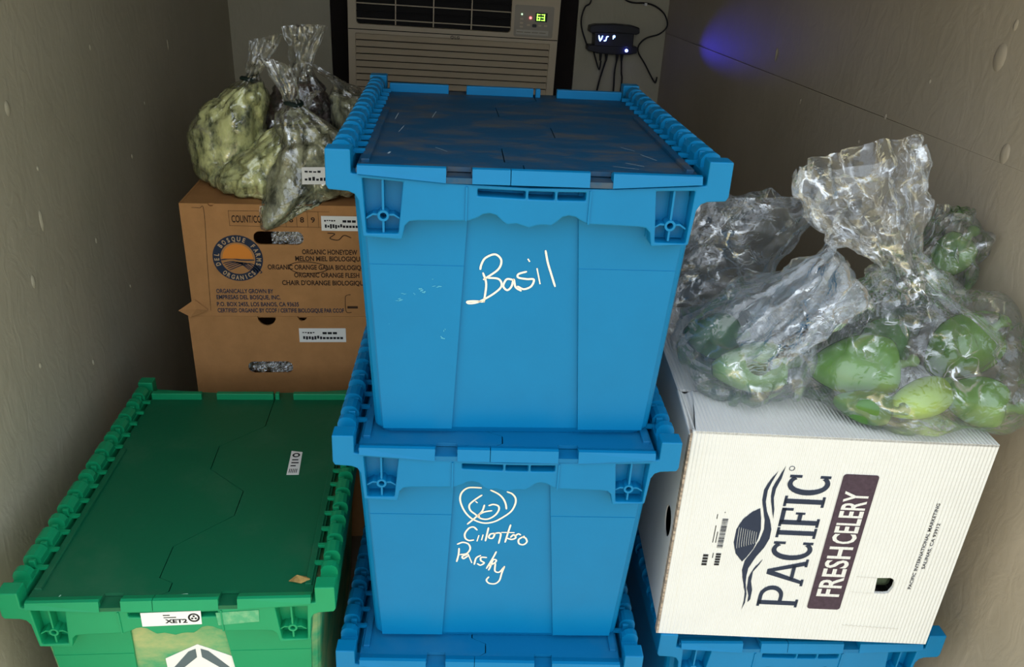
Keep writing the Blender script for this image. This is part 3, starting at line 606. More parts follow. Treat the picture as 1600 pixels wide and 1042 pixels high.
add_text(bm, 'PACIFIC INTERNATIONAL MARKETING', 0, 0, 5.2, 173, f3, 0.015); flat_obj('lettering', bm, BLACKP, wbx); bm = bmesh.new()
f4 = lambda a, b: wfn(409.8-b, -240+a)
add_text(bm, 'SALINAS, CA 93912', 0, 0, 5.2, 92, f4, 0.015); flat_obj('lettering', bm, BLACKP, wbx); bm = bmesh.new()
x = 0.0; random.seed(3)
fb = lambda a, b: wfn(78.5-b, -215+a)
while x < 58:
    w = random.choice((0.8, 1.2, 1.8)); rect(bm, x, 0, x+w, 9, fb); x += w+random.choice((0.8, 1.1, 1.6))
for zz, l in ((-251, 26),):
    for k in range(5): rect(bm, k*5.2, 0, k*5.2+4.0, 8, lambda a, b: wfn(78.5-b, -251+a))
    for k in range(4): rect(bm, k*6.0, 0, k*6.0+4.6, 8, lambda a, b: wfn(58.5-b, -252+a))
for k, (xx, z0, ln) in enumerate(((62, -205, 34), (66.5, -205, 22), (61, -158, 9), (66.5, -236, 10), (72, -146, 2))):
    rect(bm, 0, 0, ln, 1.3, lambda a, b, xx=xx, z0=z0: wfn(xx-b, z0+a))
flat_obj('barcode', bm, BLACKP, wbx)
bm = bmesh.new()
add_ribbon(bm, [(305, -261.5), (320, -262.3), (339, -263)], 0.7, wfn)
add_ribbon(bm, [(302, -294), (320, -295), (341, -295.5)], 0.4, wfn)
for k in range(12): add_ribbon(bm, [(305+k*8, -366-k*.3), (309+k*8, -368-k*.3), (313+k*8, -366.5-k*.3)], 0.7, wfn)
flat_obj('scuff', bm, mat('grey_scuff', (0.50, 0.47, 0.42), 0.8, 0.1), wbx)
box('hole_backing', 0.02, 0.30, 0.02, 0.20, 0.10, WH-0.12, mat('dark_hole_fill', (0.02, 0.03, 0.012), 0.8, 0.1, var=0.4, vscale=60), wbx, 0.01)  # dark block added so the inside of the end hole looks shaded
box('hole_backing', 0.325, 0.385, 0.03, 0.12, WH-0.31, WH-0.245, mat('pale_hole_fill', (0.20, 0.24, 0.13), 0.7, 0.2, var=0.4, vscale=60), wbx, 0.01)

# ------------------------------------------------------------------ brown cardboard boxes behind the green tote
BX0, BX1, BY0, BY1, BT, BM = -0.512, 0.02, 1.75, 2.13, -0.543, -0.811
SH = mat('cut_shadow', (0.05, 0.03, 0.02), 0.9, 0.1)
def carton(name, label, z0, z1, x0, x1, slot, notch):
    t = thing(name, label, 'cardboard box', (x0, BY0, z0), 0.0)
    W = x1-x0; H = z1-z0; D = BY1-BY0; tk = 0.005
    outer = [(0, 0), (W, 0), (W, H)]
    for a, b, d in sorted(notch, reverse=True):
        cx, rr = (a+b)/2-x0, (b-a)/2
        outer += [(cx+rr*math.cos(u), H-d*math.sin(u)) for u in [PI*k/8 for k in range(9)]]
    outer += [(0, H)]
    holes = [rrect(slot[0]-x0, slot[1]-x0, slot[2]-z0, slot[3]-z0, (slot[3]-slot[2])*0.45, 5)] if slot else []
    plate('front_panel', outer, holes, lambda a, b, d: (a, d, b), tk, KRAFT, t)
    box('back_panel', 0, W, D-tk, D, 0, H, KRAFT, t)
    for a in (0, W-tk): box('side_panel', a, a+tk, tk, D-tk, 0, H, KRAFT, t)
    box('bottom_panel', tk, W-tk, tk, D-tk, 0, tk, KRAFTIN, t)
    box('top_flap', tk, W-tk, tk, D*0.42, H-tk, H-0.0005, KRAFT, t)
    box('top_flap', tk, W-tk, D*0.425, D-tk, H-tk, H-0.0005, KRAFT, t)
    return t
c1 = carton('cardboard_box', 'printed brown melon box with round farm emblem, carrying the bags of greens', BM+0.0005, BT, BX0, BX1, (-0.362, -0.254, -0.635, -0.604), ((-0.452, -0.439, 0.006),))
c2 = carton('cardboard_box', 'plain brown box with a slot handhold and white sticker, directly below the melon box', -1.135, BM, -0.524, 0.0, (-0.402, -0.298, -0.961, -0.929), ((-0.370, -0.328, 0.024), (-0.279, -0.258, 0.012)))
c3 = carton('cardboard_box', 'plain brown box on the floor, lowest of the cardboard stack', ZF, -1.1355, -0.52, 0.0, (-0.31, -0.21, -1.28, -1.25), ())
cf = lambda o=0.0006: (lambda a, b: (a-BX0, -o, b-(BM+0.0005)))
bm = bmesh.new(); fn = cf()
ring(bm, -0.400, -0.668, 0.0375, 0.0545, fn, 40)
for k in range(5):                                        # furrows under the sun
    add_ribbon(bm, [(-0.432+k*0.003, -0.680-k*.004), (-0.412+k*.009, -0.676-k*.001), (-0.392+k*.010, -0.683-k*.004), (-0.378+k*.006, -0.695-k*.002)], 0.0022, fn)
add_ribbon(bm, [(-0.436, -0.672), (-0.415, -0.669), (-0.392, -0.672), (-0.366, -0.672)], 0.0028, fn)
def arc_text(bm, s, cx, cz, r, a0, a1, h, inward, fn):
    n = len(s)
    for i, ch in enumerate(s):
        if ch == ' ': continue
        a = math.radians(a0+(a1-a0)*(i+0.5)/n)
        er = Vector((math.cos(a), math.sin(a))); et = Vector((er.y, -er.x)) if not inward else Vector((-er.y, er.x)); ev = er if not inward else -er
        V, F, tw = text_geo(ch, 0.03)
        w = min(h*0.72, tw*h/0.9)
        c0 = Vector((cx, cz))+er*r-ev*h*0.5-et*w*0.5
        vs = []
        for p, q in V:
            pp = c0+et*(p*w/tw)+ev*(q*h); vs.append(bm.verts.new(fn(pp.x, pp.y)))
        for f in F:
            try: bm.faces.new([vs[i_] for i_ in f])
            except ValueError: pass
for k, (s, x0, z, w) in enumerate((('ORGANICALLY GROWN BY', -0.455, -0.7525, .126), ('EMPRESAS DEL BOSQUE, INC.', -0.456, -0.7675, .142), ('P.O. BOX 2455, LOS BANOS, CA 93635', -0.457, -0.785, .183), ('CERTIFIED ORGANIC BY CCOF / CERTIFIE BIOLOGIQUE PAR CCOF', -0.457, -0.8005, .285))):
    add_text(bm, s, x0, z, 0.0106, w, fn, 0.028)
NV = flat_obj('print', bm, NAVY, c1); NV['label'] = 'navy printed farm emblem and address'
bm = bmesh.new()
for s, x0, z, w in (('ORGANIC HONEYDEW', -0.259, -0.6565, .122), ('MELON MIEL BIOLOGIQUE', -0.275, -0.6725, .150), ('ORGANIC ORANGE GALIA BIOLOGIQUE', -0.337, -0.6935, .222), ('ORGANIC ORANGE FLESH', -0.280, -0.7125, .146), ("CHAIR D'ORANGE BIOLOGIQUE", -0.308, -0.7315, .190)):
    add_text(bm, s, x0, z, 0.0118, w, fn, 0.028)
add_text(bm, 'COUNT/COMPTE', -0.405, -0.584, 0.0165, .092, fn, 0.02)
for k, s in enumerate('5689'): add_text(bm, s, -0.306+k*0.0235, -0.582, 0.0125, .009, fn, 0.02)
for a, b in (((-0.410, -0.558), (-0.195, -0.557)), ((-0.410, -0.592), (-0.195, -0.593)), ((-0.410, -0.558), (-0.410, -0.592)), ((-0.2895, -0.558), (-0.2895, -0.592)), ((-0.266, -0.558), (-0.266, -0.592)), ((-0.2425, -0.558), (-0.2425, -0.592)), ((-0.219, -0.558), (-0.219, -0.592))):
    add_ribbon(bm, [a, b], 0.0011, fn)
add_ribbon(bm, [(-0.290, -0.683), (-0.27, -0.676), (-0.24, -0.6755), (-0.21, -0.683), (-0.204, -0.692), (-0.22, -0.700), (-0.25, -0.703), (-0.275, -0.700), (-0.291, -0.690), (-0.290, -0.683)], 0.0018, fn)
add_ribbon(bm, [(-0.2, -0.606), (-0.185, -0.608), (-0.196, -0.618), (-0.178, -0.622), (-0.165, -0.611), (-0.15, -0.616)], 0.0022, fn)
add_ribbon(bm, [(-0.156, -0.755), (-0.165, -0.757), (-0.168, -0.765), (-0.167, -0.798), (-0.155, -0.800)], 0.0014, fn)
rect(bm, -0.164, -0.79, -0.14, -0.784, fn)
add_ribbon(bm, [(-0.486, -0.552), (-0.470, -0.553), (-0.461, -0.559), (-0.467, -0.68), (-0.472, -0.796)], 0.0010, fn)
flat_obj('print', bm, mat('brown_print', (0.050, 0.028, 0.018), 0.8, 0.1), c1)
bm = bmesh.new(); fn2 = cf(0.0010)
arc_text(bm, 'DEL BOSQUE FARMS', -0.400, -0.668, 0.0460, 205, -25, 0.0105, False, fn2)
arc_text(bm, 'ORGANICS', -0.400, -0.668, 0.0460, 222, 318, 0.0105, True, fn2)
flat_obj('print', bm, CREAM, c1)
bm = bmesh.new(); add_poly(bm, [(-0.435, -0.669), (-0.367, -0.669)]+[(-0.400+0.033*math.cos(a), -0.668+0.034*math.sin(a)) for a in [0.02+(PI-0.04)*k/14 for k in range(15)]], fn2)
og = flat_obj('print', bm, ORANGE, c1); og['label'] = 'orange printed sun'
def sticker(parent, x0, x1, z0, z1, fn, seed):
    s = plate('sticker', [(x0, z0), (x1, z0), (x1, z1), (x0, z1)], [], lambda a, b, d: tuple(Vector(fn(a, b))-Vector((0, d, 0))), 0.0008, PAPER, parent)
    random.seed(seed); b = bmesh.new(); w = x1-x0; h = z1-z0
    g = lambda a, b_: tuple(Vector(fn(a, b_))-Vector((0, 0.0012, 0)))
    for k in range(5): rect(b, x0+w*(.07+.055*k), z0+h*(.62+.06*random.random()), x0+w*(.11+.055*k), z0+h*.74, g)
    for k in range(7):
        xx = x0+w*(0.08+0.06*k); rect(b, xx, z0+h*(.16+.1*random.random()), xx+w*.045, z0+h*(.36+.12*random.random()), g)
    for k in range(3): rect(b, x0+w*(.50+.11*k), z0+h*.58, x0+w*(.59+.11*k), z0+h*.74, g)
    for k in range(6): rect(b, x0+w*(.50+.075*k), z0+h*.22, x0+w*(.56+.075*k), z0+h*.38, g)
    flat_obj('print', b, BLACKP, s)
    s['label'] = 'white paper sticker'
    return s
sticker(c1, -0.213, -0.120, -0.600, -0.566, cf(0.0012), 1)
c2f = lambda a, b: (a+0.524, -0.0008, b+1.135)
sticker(c2, -0.278, -0.170, -0.877, -0.841, c2f, 2)
LINER = film_mat('liner_film', gloss=0.25, haze=0.35, rough=0.15, hazecol=(0.7, 0.66, 0.58), bs=60.0, bstr=1.0)
for par, x0, x1, z0, z1, px, pz in ((c2, -0.405, -0.295, -0.965, -0.925, 0.524, 1.135), (c1, -0.325, -0.250, -0.640, -0.600, -BX0, -BM)):
    v = []; f = []; rs_ = random.Random(5); nx_, nz_ = 22, 9
    for j in range(nz_):
        for i in range(nx_): v.append((x0+(x1-x0)*i/(nx_-1)+px, 0.009+0.012*abs(noise.noise(Vector((i*.6, j*.9, px*7))))+0.004*rs_.random(), z0+(z1-z0)*j/(nz_-1)+pz))
    for j in range(nz_-1):
        for i in range(nx_-1): f.append((j*nx_+i, j*nx_+i+1, (j+1)*nx_+i+1, (j+1)*nx_+i))
    pydata('plastic_liner', v, f, LINER, par, False)
# torn kraft flap at the lower left corner of the printed box
fl = pydata('torn_flap', [(-0.541-BX0, -0.010, -0.793-BM), (-0.504-BX0, -0.004, -0.768-BM), (-0.476-BX0, -0.003, -0.795-BM), (-0.515-BX0, -0.012, -0.808-BM), (-0.500-BX0, -0.014, -0.787-BM)], [(0, 1, 4), (1, 2, 4), (2, 3, 4), (3, 0, 4)], KRAFT, c1)
fl.modifiers.new('s', 'SOLIDIFY').thickness = 0.002

# ------------------------------------------------------------------ air conditioner in the back wall
YA = 3.16
ac = thing('air_conditioner', 'beige wall air conditioner with green digital display on the back wall', 'air conditioner', (0.124, YA, -0.66))
AO = (0.124, YA, -0.66)
ac.rotation_euler = (0, 0.016, 0)
def abox(name, x0, x1, y0, y1, z0, z1, m, parent=None, bev=0.0):
    return box(name, x0-AO[0], x1-AO[0], y0, y1, z0-AO[2], z1-AO[2], m, parent or ac, bev)
def aplate(name, outer, holes, y, t, m, parent=None):
    return plate(name, [(a-AO[0], b-AO[2]) for a, b in outer], [[(a-AO[0], b-AO[2]) for a, b in h] for h in holes], lambda a, b, d: (a, y+d, b), t, m, parent or ac)
abox('housing', -0.252, 0.508, 0.03, 0.30, -0.655, -0.045, ACBEIGE, None, 0.006)
vent_h = rrect(-0.228, 0.333, -0.303, -0.150, 0.012, 4)
ctl_h = rrect(0.352, 0.480, -0.262, -0.225, 0.004, 3)
fr = aplate('front_frame', rrect(-0.258, 0.512, -0.655, -0.045, 0.012, 4), [vent_h, [(-0.232, -0.640), (-0.232, -0.335), (0.484, -0.335), (0.484, -0.640)]], 0.0, 0.03, ACBEIGE)
bvm = fr.modifiers.new('edge', 'BEVEL'); bvm.width = 0.003; bvm.segments = 2; bvm.limit_method = 'ANGLE'
abox('vent_cavity', -0.23, 0.336, 0.026, 0.032, -0.306, -0.148, ACDARK)
for k in range(6):
    z = -0.285+k*0.026
    s = abox('vent_vane', -0.228, 0.333, 0.006, 0.022, z-0.0016, z+0.0016, ACBEIGE if k % 2 == 0 else ACDARK)
for xx in (-0.088, 0.049, 0.188): abox('vent_divider', xx-0.002, xx+0.002, 0.004, 0.02, -0.302, -0.150, ACBEIGE)
abox('panel_seam', -0.257, 0.511, -0.0006, 0.002, -0.3225, -0.3195, ACDARK)
abox('grille_back', -0.234, 0.486, 0.026, 0.031, -0.642, -0.333, mat('grille_shadow', (0.10, 0.08, 0.06), 0.8, 0.1))
for k in range(13):                                       # intake louvres
    z = -0.343-k*0.0238
    v = []
    for x in (-0.233-AO[0], 0.485-AO[0]):
        v += [(x, 0.001, z-0.012-AO[2]), (x, 0.014, z+0.006-AO[2]), (x, 0.018, z+0.006-AO[2]), (x, 0.006, z-0.013-AO[2])]
    pydata('louvre', v, [(0, 1, 2, 3), (4, 5, 6, 7), (0, 1, 5, 4), (1, 2, 6, 5), (2, 3, 7, 6), (3, 0, 4, 7)], ACBEIGE, ac)
cp = aplate('control_panel', rrect(0.345, 0.490, -0.314, -0.205, 0.006, 3), [], -0.0015, 0.002, mat('control_panel_beige', (0.36, 0.31, 0.24), 0.45, 0.4))
GRN = mat('green_led_digits', (0.1, 0.5, 0.05), 0.5, 0.2, emit=(0.25, 1.0, 0.05), es=5.0)
RED = mat('red_led', (0.5, 0.05, 0.05), 0.5, 0.2, emit=(1.0, 0.15, 0.15), es=3.0)
WHT = mat('pale_led', (0.5, 0.5, 0.5), 0.5, 0.2, emit=(0.6, 1.0, 0.6), es=1.2)
bm = bmesh.new(); afn = lambda a, b: (a-AO[0], -0.0040, b-AO[2])
SEG = {'a': ((0, 1), (1, 1)), 'b': ((1, 1), (1, .5)), 'c': ((1, .5), (1, 0)), 'd': ((0, 0), (1, 0)), 'e': ((0, .5), (0, 0)), 'f': ((0, 1), (0, .5)), 'g': ((0, .5), (1, .5))}
def seven(bm, s, x, z, w, h, lw, fn):
    for k in s:
        (a, b), (c, d) = SEG[k]; add_ribbon(bm, [(x+a*w, z+b*h), (x+c*w, z+d*h)], lw, fn, 2)
abox('display_window', 0.422, 0.466, -0.0035, -0.001, -0.259, -0.228, BLACK, cp)
seven(bm, 'acdefg', 0.4285, -0.253, 0.0095, 0.019, 0.0032, afn); seven(bm, 'abcdg', 0.4455, -0.253, 0.0095, 0.019, 0.0032, afn)
flat_obj('display_digits', bm, GRN, cp)
for n_, xx, zz, m, r in (('indicator_light', 0.404, -0.247, RED, 0.0042), ('indicator_light', 0.3715, -0.236, WHT, 0.003)):
    aplate(n_, circ(xx, zz, r, 12), [], -0.004, 0.003, m, cp)
for xx, zz in ((0.3715, -0.252), (0.3715, -0.266), (0.3715, -0.279), (0.398, -0.272), (0.440, -0.272), (0.462, -0.272)): aplate('button', rrect(xx-.006, xx+.006, zz-.003, zz+.003, .002, 2), [], -0.004, 0.003, ACBEIGE, cp)
aplate('button', rrect(.412, .428, -.279, -.268, .003, 2), [], -0.004, 0.003, BLACK, cp)
slb = aplate('spec_label', [(0.354, -0.306), (0.474, -0.306), (0.474, -0.289), (0.354, -0.289)], [], -0.0025, 0.001, mat('label_beige', (0.5, 0.45, 0.36), 0.5, 0.3), cp)
bm = bmesh.new(); lfn = lambda a, b: (a-AO[0], -0.0030, b-AO[2])
for k in range(4): add_ribbon(bm, [(0.358+k*.028, -0.2975), (0.378+k*.028, -0.2975)], 0.0035, lfn)
flat_obj('print', bm, mat('grey_brown_print', (0.2, 0.17, 0.13), 0.6, 0.2), slb)
bm = bmesh.new(); gfn = lambda a, b: (a-AO[0], -0.0006, b-AO[2])
ring(bm, 0.119, -0.331, 0.0042, 0.0062, gfn, 18); add_ribbon(bm, [(0.119, -0.328), (0.119, -0.333), (0.1215, -0.333)], 0.0012, gfn, 2)
add_text(bm, 'LG', 0.128, -0.3358, 0.0095, 0.018, gfn, 0.03)
lg = flat_obj('maker_mark', bm, mat('dark_print', (0.04, 0.03, 0.03), 0.5, 0.3), ac)

# ------------------------------------------------------------------ temperature controller with blue digits, and its cables
dv = thing('temperature_controller', 'black controller box with glowing blue digits on the back wall', 'controller', (0.75, YB, -0.37))
DO = (0.75, YB, -0.37); YD = 3.24-YB
def dplate(name, outer, y, t, m, parent=None):
    return plate(name, [(a-DO[0], b-DO[2]) for a, b in outer], [], lambda a, b, d: (a, y+d, b), t, m, parent or dv)
d1 = dplate('upper_flange', [(0.652, -0.298), (0.653, -0.277), (0.675, -0.271), (0.75, -0.267), (0.82, -0.270), (0.846, -0.277), (0.848, -0.297), (0.835, -0.302), (0.80, -0.300), (0.70, -0.300), (0.66, -0.303)], YD, 0.050, BLACK)
d2 = dplate('body', [(0.674, -0.348), (0.672, -0.298), (0.826, -0.298), (0.826, -0.348)], YD-0.004, 0.054, BLACK)
d3 = dplate('lower_flange', [(0.650, -0.366), (0.650, -0.350), (0.66, -0.345), (0.84, -0.344), (0.847, -0.350), (0.846, -0.370), (0.82, -0.376), (0.75, -0.379), (0.69, -0.375)], YD, 0.050, BLACK)
for o in (d1, d2, d3):
    bvm = o.modifiers.new('edge', 'BEVEL'); bvm.width = 0.003; bvm.segments = 2; bvm.limit_method = 'ANGLE'
BLD = mat('blue_led_digits', (0.1, 0.2, 1.0), 0.5, 0.2, emit=(0.22, 0.42, 1.0), es=7.0)
BL2 = mat('blue_led', (0.1, 0.1, 1.0), 0.5, 0.2, emit=(0.16, 0.22, 1.0), es=14.0)
bm = bmesh.new(); dfn = lambda a, b: (a-DO[0], YD-0.0052, b-DO[2])
add_ribbon(bm, [(0.689, -0.312), (0.695, -0.329), (0.702, -0.313)], 0.005, dfn, 2)
add_ribbon(bm, [(0.724, -0.312), (0.719, -0.314), (0.717, -0.326), (0.711, -0.328)], 0.004, dfn, 2)
add_ribbon(bm, [(0.745, -0.319), (0.745, -0.309), (0.750, -0.309), (0.750, -0.314), (0.746, -0.314)], 0.0035, dfn, 2)
dg = flat_obj('display_digits', bm, BLD, d2)
dplate('indicator_light', circ(0.803, -0.361, 0.0055, 14), YD-0.003, 0.004, BL2, d3)
for n_, loc_, e, kind in (('blue_glow', (0.715-DO[0], YD-0.03, -0.322-DO[2]), 0.02, 'POINT'), ('blue_glow', (0.803-DO[0], YD-0.02, -0.361-DO[2]), 0.012, 'POINT')):
    l = bpy.data.lights.new(n_, kind); l.energy = e; l.color = (0.08, 0.10, 1.0); l.shadow_soft_size = 0.004
    lo = bpy.data.objects.new(n_, l); C.objects.link(lo); lo.parent = dv; lo.location = loc_
l = bpy.data.lights.new('blue_beam', 'SPOT'); l.energy = 2.2; l.color = (0.05, 0.04, 1.0); l.spot_size = math.radians(24); l.spot_blend = 1.0; l.shadow_soft_size = 0.003
lo = bpy.data.objects.new('blue_beam', l); C.objects.link(lo); lo.parent = dv
lp = Vector((0.803, 3.20, -0.355)); tgt = Vector((XR, 2.60, -0.235))
lo.location = lp-Vector(DO); lo.rotation_euler = (tgt-lp).to_track_quat('-Z', 'Y').to_euler()
for xx in (0.708, 0.731, 0.774, 0.793):
    p = tube('plug', [(xx-DO[0], YD+0.022, -0.372-DO[2]), (xx-DO[0], YD+0.022, -0.39-DO[2]), (xx-DO[0], YD+0.022, -0.405-DO[2])], lambda t: 0.0068-0.003*t, BLACK, dv, 8, 2)
def cable(label, pts, r=0.0030, y=3.262):
    o = tube('cable', [(a, y, b) for a, b in pts], r, CABLE, None, 8, 6); tag(o, label, 'cable', 'controller cables'); return o
cable('thin black cable looping up from the left side of the controller', [(0.66, -0.13), (0.65, -0.195), (0.631, -0.212), (0.620, -0.252), (0.625, -0.291), (0.646, -0.340), (0.656, -0.356)])
cable('long black cable curling down the wall right of the controller', [(0.76, -0.15), (0.784, -0.180), (0.817, -0.189), (0.860, -0.189), (0.901, -0.197), (0.940, -0.222), (0.958, -0.254), (0.955, -0.277), (0.929, -0.299), (0.883, -0.314), (0.857, -0.339), (0.857, -0.369), (0.888, -0.410), (0.936, -0.478), (0.944, -0.458)])
cable('short black cable loop under the left plug of the controller', [(0.679, -0.372), (0.702, -0.430), (0.709, -0.435), (0.711, -0.405)])
cable('black cable slanting down-left from the second controller plug', [(0.731, -0.400), (0.719, -0.450), (0.707, -0.514), (0.695, -0.62), (0.69, -0.85)], 0.0034)
cable('black cable hanging straight from the third controller plug', [(0.774, -0.400), (0.770, -0.449), (0.773, -0.512), (0.772, -0.62), (0.775, -0.9)], 0.0034)
cable('black cable hanging from the rightmost controller plug', [(0.793, -0.400), (0.798, -0.448), (0.803, -0.482), (0.80, -0.62), (0.805, -0.9)], 0.0034)
for a, b in ((0.864, -0.194), (0.652, -0.182)):
    o = box('cable_clip', a-0.005, a+0.005, 3.256, YB, b-0.004, b+0.006, PAPER, None, 0.001)
    tag(o, 'small white clip holding the %s' % ('right curling cable' if a > 0.7 else 'left looping cable'), 'cable clip')

# ------------------------------------------------------------------ plastic film bags (relaxed sheet) and what is in them
def relax_bag(rows, Circ, NU, NV, spheres, iters, seed, zmin=None, xmax=None, guide=0.02, stretch=1.06, pleat=0.18, grav=0.0, crumple=0.30, capf=1.8, corner=None):
    """rows: (s, cx, cy, cz, rx, ry, tiltx, tilty). A tube of film with its true girth is squeezed onto these rings and settles into folds."""
    rs = np.random.RandomState(seed)
    R = np.array(rows, float); s = np.linspace(0, 1, NV)
    ip = [np.interp(s, R[:, 0], R[:, k]) for k in range(1, 8)]
    k5 = np.array([1, 2, 3, 2, 1.])/9
    def sm(a):
        b = np.concatenate([[2*a[0]-a[2], 2*a[0]-a[1]], a, [2*a[-1]-a[-2], 2*a[-1]-a[-3]]]); return np.convolve(b, k5, 'valid')
    ip = [sm(sm(a)) for a in ip]
    th = np.linspace(0, 2*PI, NU, endpoint=False)
    cx, cy, cz, rx, ry, tx, ty = [a[:, None] for a in ip]
    rx = np.maximum(rx, 0.004); ry = np.maximum(ry, 0.004)
    rm = 0.5*(rx+ry)
    ex = np.clip(Circ/(2*PI*rm), 1, 6)                    # how much girth has to fold away
    fold = np.zeros((NV, NU))
    for q in range(9):
        k = rs.randint(3, 13); ph = rs.rand()*2*PI; dr = (rs.rand()-.5)*3
        fold += np.sin(k*th[None, :]+ph+dr*s[:, None]*PI)/9*2.2
    lo = np.zeros((NV, NU))
    for q in range(6):
        k = rs.randint(1, 5); m = rs.randint(1, 6); lo += np.sin(k*th[None, :]+rs.rand()*6.28)*np.sin(m*s[:, None]*PI+rs.rand()*6.28)/6
    amp = pleat*np.clip(ex-1, 0.15, 2.2)
    rr = 1+amp*fold*0.5+0.10*lo
    dx = rx*np.cos(th)[None, :]*rr; dy = ry*np.sin(th)[None, :]*rr
    X = np.stack([cx+dx, cy+dy, cz+tx*dx+ty*dy], -1)
    X += rs.randn(*X.shape)*0.0012
    X0 = X.copy()
    # rest lengths
    restH = np.minimum(Circ/NU, 2*PI*rm/NU*capf)*np.ones((NV, NU))
    dC = np.linalg.norm(np.stack([np.diff(a[:, 0]) for a in (cx, cy, cz)], -1), axis=-1)
    dR = np.abs(np.diff(rm[:, 0]))
    restV = (np.sqrt(dC**2+dR**2)*stretch+1e-5)[:, None]*np.ones((1, NU))
    def solve(A, B, rest, kk):
        d = B-A; l = np.linalg.norm(d, axis=-1)+1e-9
        c = (0.5*kk*(l-rest)/l)[..., None]*d
        return c
    for it in range(iters):
        # along the girth
        for off, kk in ((1, 0.8), (2, 0.25)):
            for par in range(off+1):
                i = np.arange(par, NU-(NU-par) % (off+1) if off == 1 else NU, off+1); j = (i+off) % NU
                if off == 1:
                    i = np.arange(par, NU, 2); j = (i+1) % NU
                    c = solve(X[:, i], X[:, j], restH[:, i], kk); X[:, i] += c; X[:, j] -= c
                else:
                    i = np.arange(NU); j = (i+2) % NU
                    c = solve(X[:, i], X[:, j], restH[:, i]*1.95, 0.16)
                    X[:, i] += c; X[:, j] -= c; break
        for par in (0, 1):
            i = np.arange(par, NV-1, 2)
            c = solve(X[i], X[i+1], restV[i], 0.8); X[i] += c; X[i+1] -= c
        c = solve(X[:-2], X[2:], restV[:-1]+restV[1:], 0.12); X[:-2] += c; X[2:] -= c
        for sh in (1, -1):
            B = np.roll(X[1:], -sh, axis=1)
            rest = np.sqrt(restH[:-1]**2+restV**2)
            d = B-X[:-1]; l = np.linalg.norm(d, axis=-1)+1e-9
            cc = (0.08*(l-rest)/l)[..., None]*d
            X[:-1] += cc; X[1:] -= np.roll(cc, sh, axis=1)
        X += guide*(X0-X)
        if grav: X[..., 2] -= grav
        for (px, py, pz, r) in spheres:
            d = X-np.array([px, py, pz]); l = np.linalg.norm(d, axis=-1)+1e-9
            m = (l < r)
            X[m] += (d[m]/l[m][:, None])*((r-l[m])[:, None])
        if zmin is not None: X[..., 2] = np.maximum(X[..., 2], zmin)
        if xmax is not None: X[..., 0] = np.minimum(X[..., 0], xmax)
    for _ in range(2):
        A = 0.25*(np.roll(X, 1, 1)+np.roll(X, -1, 1))+0.5*X
        X[1:-1] = 0.25*(A[:-2]+A[2:])+0.5*A[1:-1]; X[0] = A[0]; X[-1] = A[-1]
    # crumple: soft-blended flat facets with their own tilt
    V = X.reshape(-1, 3); nS = max(30, int(V.shape[0]/90)); seeds = V[rs.choice(V.shape[0], nS, replace=False)]
    du = np.roll(X, -1, 1)-np.roll(X, 1, 1); dvv = np.gradient(X, axis=0); Nn = np.cross(du, dvv); Nn /= (np.linalg.norm(Nn, axis=-1, keepdims=True)+1e-9)
    g = rs.randn(nS, 3)*crumple; h = rs.randn(nS)*0.0015
    D = V[:, None, :]-seeds[None]; d2 = (D**2).sum(-1)
    w = np.exp(-(d2-d2.min(1, keepdims=True))/0.00012); w /= w.sum(1, keepdims=True)
    disp = (w*((D*g[None]).sum(-1)+h[None])).sum(1)
    V2 = V+np.clip(disp, -0.009, 0.009)[:, None]*Nn.reshape(-1, 3)
    X = V2.reshape(X.shape)
    if zmin is not None: X[..., 2] = np.maximum(X[..., 2], zmin)
    if xmax is not None: X[..., 0] = np.minimum(X[..., 0], xmax)
    for pt, c, r in (corner or ()):
        pt = np.array(pt); c = np.array(c); X = X+(pt-c)*np.exp(-((X-c)**2).sum(-1, keepdims=True)/r**2)
    return X
def bag_mesh(name, X, m, parent=None, cap=True, thick=0.0):
    NV, NU, _ = X.shape
    v = X.reshape(-1, 3).tolist(); f = []
    for j in range(NV-1):
        for i in range(NU): f.append((j*NU+i, j*NU+(i+1) % NU, (j+1)*NU+(i+1) % NU, (j+1)*NU+i))
    if cap:
        c = X[0].mean(0).tolist(); v.append(c); n = len(v)-1
        for i in range(NU): f.append((n, (i+1) % NU, i))
    return pydata(name, v, f, m, parent, True, fix=False)

